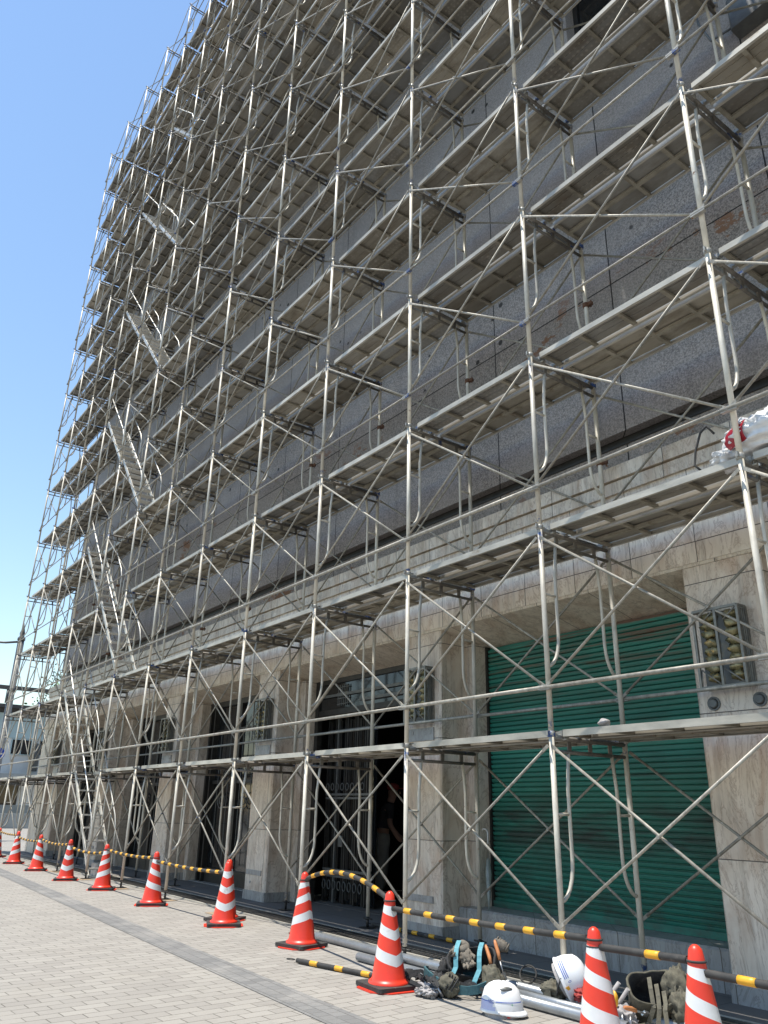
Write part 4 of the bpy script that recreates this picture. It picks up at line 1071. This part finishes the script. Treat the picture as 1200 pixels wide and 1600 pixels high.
# rubbish bag and cable on the second deck
m = MB(); m.blob((0, 0, .15), .34, .20, .155, 0, 12, .10, 64, 40, None, .13, 2.4)
m.blob((-.33, -.02, .06), .11, .12, .065, 0, 4, .2, 36, 22, None, .2, 2.0); m.blob((-.22, .02, .26), .07, .05, .08, 0, 5, .2, 30, 18, None, .25, 1.8); m.blob((.12, .0, .27), .16, .09, .07, 0, 8, .2, 36, 20, None, .2, 2.0)
bgm = m.mesh('bag_film', [MT['poly'], MT['poly_red']])
t = thing('rubbish_bag', 'white plastic bag with a dark red print on the second deck', 'plastic bag', (1.98, .22, LV(2)+.032))
link('bag_film', bgm, t)
m = MB()
for j in range(9):
    for i in range(7):
        a = 3.75+i*.11; tt = 1.0+j*.13
        k = 1.03
        m.v.append((.34*math.sin(tt)*math.cos(a)*k*1.03, .20*math.sin(tt)*math.sin(a)*k*1.12, .15+.155*math.cos(tt)*k))
for j in range(8):
    for i in range(6): m.face([j*7+i, (j+1)*7+i, (j+1)*7+i+1, j*7+i+1], 0, True)
m.build('red_print', MT['poly_red'], t)
m = MB(); m.path([(0, 0, 0), (-.06, .0, .08), (-.05, .02, .20), (.0, .03, .33), (.05, .04, .37), (.09, .06, .30)], .009, 7)
tag(m.build('black_cable', MT['black'], None, (1.47, .14, LV(2)+.036)), 'short black cable looped up beside the white bag on the deck', 'cable')
m = MB(); m.blob((0, 0, .028), .05, .035, .028, 0, 3, .25); tag(m.build('crumpled_rag', MT['grey_cloth'], None, (.42, .12, LV(1)+.030)), 'small pale rag left on the first deck before the shutter', 'rag')

# clear umbrella leaning by the shutter
U0, U1 = Vector((-2.22, 1.40, .187)), Vector((-2.36, 1.54, .90))
t = thing('umbrella', 'furled clear umbrella with a hooked handle leaning by the shutter', 'umbrella', U0)
d = U1-U0
m = MB(); m.path([d*0, d*.12, d*.45, d*.62, d*.66], [.006, .016, .034, .022, .012], 10); m.build('canopy', MT['clear'], t)
m = MB(); m.path([d*.0, d*.9], .005, 6); m.build('shaft', MT['steel'], t)
m = MB(); P = [d*.86, d]
for k in range(1, 8): a = math.pi*k/7; P.append(d+Vector((-.04*(1-math.cos(a)), -.01*(1-math.cos(a)), .045*math.sin(a))))
m.path(P, .009, 8); m.build('handle', MT['white'], t)

# ------------------------------------------------------------------ the person inside the doorway
def skin_mesh(name, verts, edges, mat, sub=2, root=0):
    me = bpy.data.meshes.new(name); me.from_pydata([v[:3] for v in verts], edges, [])
    o = bpy.data.objects.new(name, me); COL.objects.link(o)
    md = o.modifiers.new('s', 'SKIN'); md.use_smooth_shade = True
    for i, v in enumerate(verts):
        r = v[3] if isinstance(v[3], tuple) else (v[3], v[3]); o.data.skin_vertices[0].data[i].radius = r
        o.data.skin_vertices[0].data[i].use_root = (i == root)
    s = o.modifiers.new('d', 'SUBSURF'); s.levels = sub; s.render_levels = sub
    r = dg_mesh(o, name)
    for p_ in r.polygons: p_.use_smooth = True
    r.materials.clear(); r.materials.append(mat); return r
per = thing('person', 'person in pale loose trousers and a red cap inside the dark doorway', 'person', (-5.92, 2.75, -.112), R(150))
# local frame: faces -y ; stooping a little forward
V = [(0, 0, .86, (.15, .11)), (0, -.01, .98, (.14, .10)), (0, -.04, 1.14, (.15, .10)), (0, -.08, 1.27, (.15, .095)), (0, -.11, 1.34, (.055, .055)), (0, -.14, 1.40, .055), (0, -.16, 1.48, (.078, .092)), (0, -.165, 1.55, (.068, .08)),
     (.15, -.09, 1.28, .055), (.21, -.11, 1.04, .042), (.20, -.27, .87, .034), (.19, -.33, .83, (.035, .02)),
     (-.15, -.09, 1.28, .055), (-.22, -.09, 1.03, .042), (-.20, -.22, .84, .034), (-.19, -.28, .80, (.035, .02)),
     (.09, 0, .80, .085), (.10, -.03, .45, .058), (.10, .01, .09, .040), (.10, -.12, .035, (.04, .028)),
     (-.09, 0, .80, .085), (-.11, .02, .45, .058), (-.11, .06, .09, .040), (-.11, -.07, .035, (.04, .028))]
E_ = [(0, 1), (1, 2), (2, 3), (3, 4), (4, 5), (5, 6), (6, 7), (3, 8), (8, 9), (9, 10), (10, 11), (3, 12), (12, 13), (13, 14), (14, 15), (0, 16), (16, 17), (17, 18), (18, 19), (0, 20), (20, 21), (21, 22), (22, 23)]
body = skin_mesh('body', V, E_, MT['skin'])
# fingers, nose, ears and eyes join the same mesh as vertices of one body
mbx = MB(); base = [tuple(v.co) for v in body.vertices]; mbx.v = list(base)
for p_ in body.polygons: mbx.face(list(p_.vertices), 0, True)
for hx, hy, hz, sg in ((.19, -.33, .83, 1), (-.19, -.28, .80, -1)):
    for i in range(4):
        x = hx+(-.027+i*.018); L = (.06, .072, .068, .052)[i]
        mbx.path([(x, hy-.015, hz), (x, hy-.03-L*.5, hz-.012), (x, hy-.03-L*.8, hz-.03-L*.3)], [.0095, .009, .0065], 7)
    mbx.path([(hx-sg*.03, hy+.0, hz), (hx-sg*.055, hy-.03, hz-.01), (hx-sg*.055, hy-.06, hz-.02)], [.011, .010, .007], 7)
mbx.path([(0, -.25, 1.51), (0, -.272, 1.475), (0, -.255, 1.465)], [.010, .014, .010], 7)
for s_ in (-1, 1):
    mbx.blob((s_*.080, -.155, 1.49), .012, .022, .032, 0, 1, .05, 8, 6); mbx.blob((s_*.03, -.243, 1.51), .012, .008, .008, 1, 1, 0, 8, 6)
mbx.blob((0, -.245, 1.435), .024, .010, .007, 2, 1, 0, 8, 5)
mbx.build('body', [MT['skin'], MT['print_black'], MT['cap_red']], per)
TV = [(0, 0, .96, (.165, .125)), (0, 0, .85, (.175, .135)), (.095, 0, .76, .115), (.105, -.03, .45, .100), (.105, .01, .10, .085), (-.095, 0, .76, .115), (-.115, .02, .45, .100), (-.115, .06, .10, .085)]
link('trousers', skin_mesh('trousers', TV, [(0, 1), (1, 2), (2, 3), (3, 4), (1, 5), (5, 6), (6, 7)], MT['trouser']), per)
SV = [(0, -.005, .93, (.16, .12)), (0, -.015, 1.02, (.16, .12)), (0, -.045, 1.15, (.168, .118)), (0, -.085, 1.28, (.162, .108)), (0, -.105, 1.325, (.08, .075)), (.15, -.09, 1.28, .068), (.20, -.108, 1.09, .058), (-.15, -.09, 1.28, .068), (-.21, -.09, 1.08, .058)]
link('shirt', skin_mesh('shirt', SV, [(0, 1), (1, 2), (2, 3), (3, 4), (3, 5), (5, 6), (3, 7), (7, 8)], MT['shirt']), per)
m = MB(); m.blob((0, -.158, 1.56), .085, .10, .062, 0, 1, 0, 18, 10); m.blob((0, -.27, 1.545), .06, .055, .008, 0, 1, 0, 14, 6); m.build('cap', MT['cap_red'], per)
for s_, y in ((.10, -.06), (-.11, -.01)):
    m = MB(); m.blob((s_, y, .042), .046, .125, .042, 0, 1, .02, 14, 8); m.v = [(x, yy, max(z, .0)) for x, yy, z in m.v]; m.build('shoe', MT['bag_dark'], per)

# ------------------------------------------------------------------ street beyond the far end
t = thing('street_lamp', 'grey street lamp post rising past the far end of the scaffold', 'street lamp', (-27, 1.38, ZG))
m = MB(); m.lathe([(.17, 0), (.17, .5), (.12, .55), (.115, 6.9)], 14); m.lathe([(.13, 5.0), (.13, 5.12)], 14); m.build('post', MT['grey_metal'], t)
m = MB(); m.lathe([(.14, 6.9), (.14, 6.98), (.08, 7.05), (.10, 7.15), (.06, 7.3), (.01, 7.55)], 12); m.build('finial', MT['grey_metal'], t)
m = MB(); m.path([(0, 0, 6.85), (0, -.5, 6.75), (0, -.9, 6.72)], .04, 8); m.build('arm', MT['grey_metal'], t)
m = MB(); m.blob((0, -1.1, 6.70), .09, .28, .07, 0, 1, .02); m.build('lamp_head', MT['dark_metal'], t)
m = MB(); m.box(-.05, .05, -1.6, 1.5, 5.08, 5.22); m.tube((0, -.12, 4.6), (0, -.12, 5.08), .05); m.build('cross_beam', MT['grey_metal'], t)
t = thing('road_sign', 'round blue road sign with a white bar at the far end', 'road sign', (-26.4, 1.225, ZG), R(-10))
m = MB(); m.tube((0, 0, 0), (0, 0, 3.02), .035); m.build('pole', MT['grey_metal'], t)
m = MB(); m.path([(.05, .0, 2.81), (.075, 0, 2.81)], .195, 28); m.build('disc', MT['sign_blue'], t)
m = MB(); m.box(.076, .082, -.12, .12, 2.785, 2.835); m.build('white_bar', MT['white'], t)
# house across the street
t = thing('house', 'white two-storey house with a pale blue upper band beyond the scaffold', 'house', (-45, 8, ZG))
def hp(mb, name, mat, par=None): return mb.build(name, mat, par or t)
m = MB(); m.box(-8, 0, -6, 9, 0, 6.0); wl = hp(m, 'wall', MT['house_white'])
m = MB(); m.box(-8.3, .25, -6.3, 9.3, 6.02, 6.25); m.box(-8.6, .7, -6.6, 9.6, 6.25, 6.42); hp(m, 'roof', MT['roof'])
m = MB(); m.box(.001, .06, -6, 9, 4.65, 6.0); hp(m, 'upper_band', MT['house_blue'])
for i in range(9):
    y = -5.6+i*1.5
    m = MB(); m.box(.002, .07, y, y+1.1, 3.75, 4.62); f = hp(m, 'window', MT['house_blue'])
    m = MB(); m.box(.071, .085, y+.05, y+.52, 3.8, 4.57); m.box(.071, .085, y+.58, y+1.05, 3.8, 4.57); hp(m, 'pane', MT['dark_glass'], f)
m = MB(); m.box(0, 1.1, -6, 9, 2.45, 2.72); hp(m, 'canopy', MT['house_grey'])
m = MB(); m.box(.002, .06, -6, 9, .0, 1.1); hp(m, 'base_band', MT['house_grey'])
for i in range(6):
    y = -5.4+i*2.3
    m = MB(); m.box(.002, .08, y, y+1.3, 1.12, 2.30); f = hp(m, 'shop_window', MT['dark_metal'])
    m = MB(); m.box(.081, .09, y+.06, y+1.24, 1.18, 2.24); hp(m, 'pane', MT['dark_glass'], f)
m = MB(); m.box(.1, .55, -1.45, -1.1, 2.9, 4.4)
for k in range(4): m.tube((.6, -1.6+k*.14, 2.9), (.6, -1.6+k*.14, 4.3), .02, 6)
hp(m, 'pipe_rack', MT['grey_metal'])
# low planter wall and dark canopy roof of the neighbour close behind the corner
m = MB(); m.box(-.25, .25, -6, 4, 0, .7); tag(m.build('planter_wall', MT['house_grey'], None, (-41.5, 5, ZG)), 'low grey planter wall in front of the white house', 'planter wall')
def tree(loc, h, r, label, seed, nleaf=5200, group=None):
    rnd = random.Random(seed); t = thing('tree', label, 'tree', loc, 0, group)
    m = MB(); m.path([(0, 0, 0), (.05, .03, h*.25), (0, .1, h*.5), (.1, 0, h*.8)], [.20, .16, .11, .04], 9)
    cl = []
    for i in range(16):
        a = rnd.uniform(0, 6.28); rr = r*math.sqrt(rnd.uniform(.02, 1))*.8; z = h*rnd.uniform(.48, .95)
        c = Vector((rr*math.cos(a), rr*math.sin(a), z)); cl.append((c, r*rnd.uniform(.25, .45)))
        m.path([(0, .05, h*rnd.uniform(.3, .5)), c*.5+Vector((0, 0, h*.2)), c], [.07, .04, .012], 6)
    m.build('trunk', MT['bark'], t)
    m = MB()
    for i in range(nleaf):
        c, cr = cl[rnd.randrange(len(cl))]
        d = Vector((rnd.gauss(0, 1), rnd.gauss(0, 1), rnd.gauss(0, .8))).normalized()*cr*rnd.uniform(.3, 1.08)
        p_ = c+d; u = Vector((rnd.gauss(0, 1), rnd.gauss(0, 1), rnd.gauss(0, .6))).normalized(); v_ = u.orthogonal().normalized()
        s_ = rnd.uniform(.07, .15); m.quad([p_-u*s_, p_+v_*s_*.5, p_+u*s_, p_-v_*s_*.5])
    m.build('crown', MT['leaf'], t)
tree((-56, 12.2, ZG), 10.0, 4.0, 'leafy green tree rising behind the white house', 1)
tree((-62, 16.5, ZG), 9.0, 3.4, 'smaller green tree farther behind the white house', 2, 3600)
print('PLANKS', NP, 'OBJ', len(COL.objects))
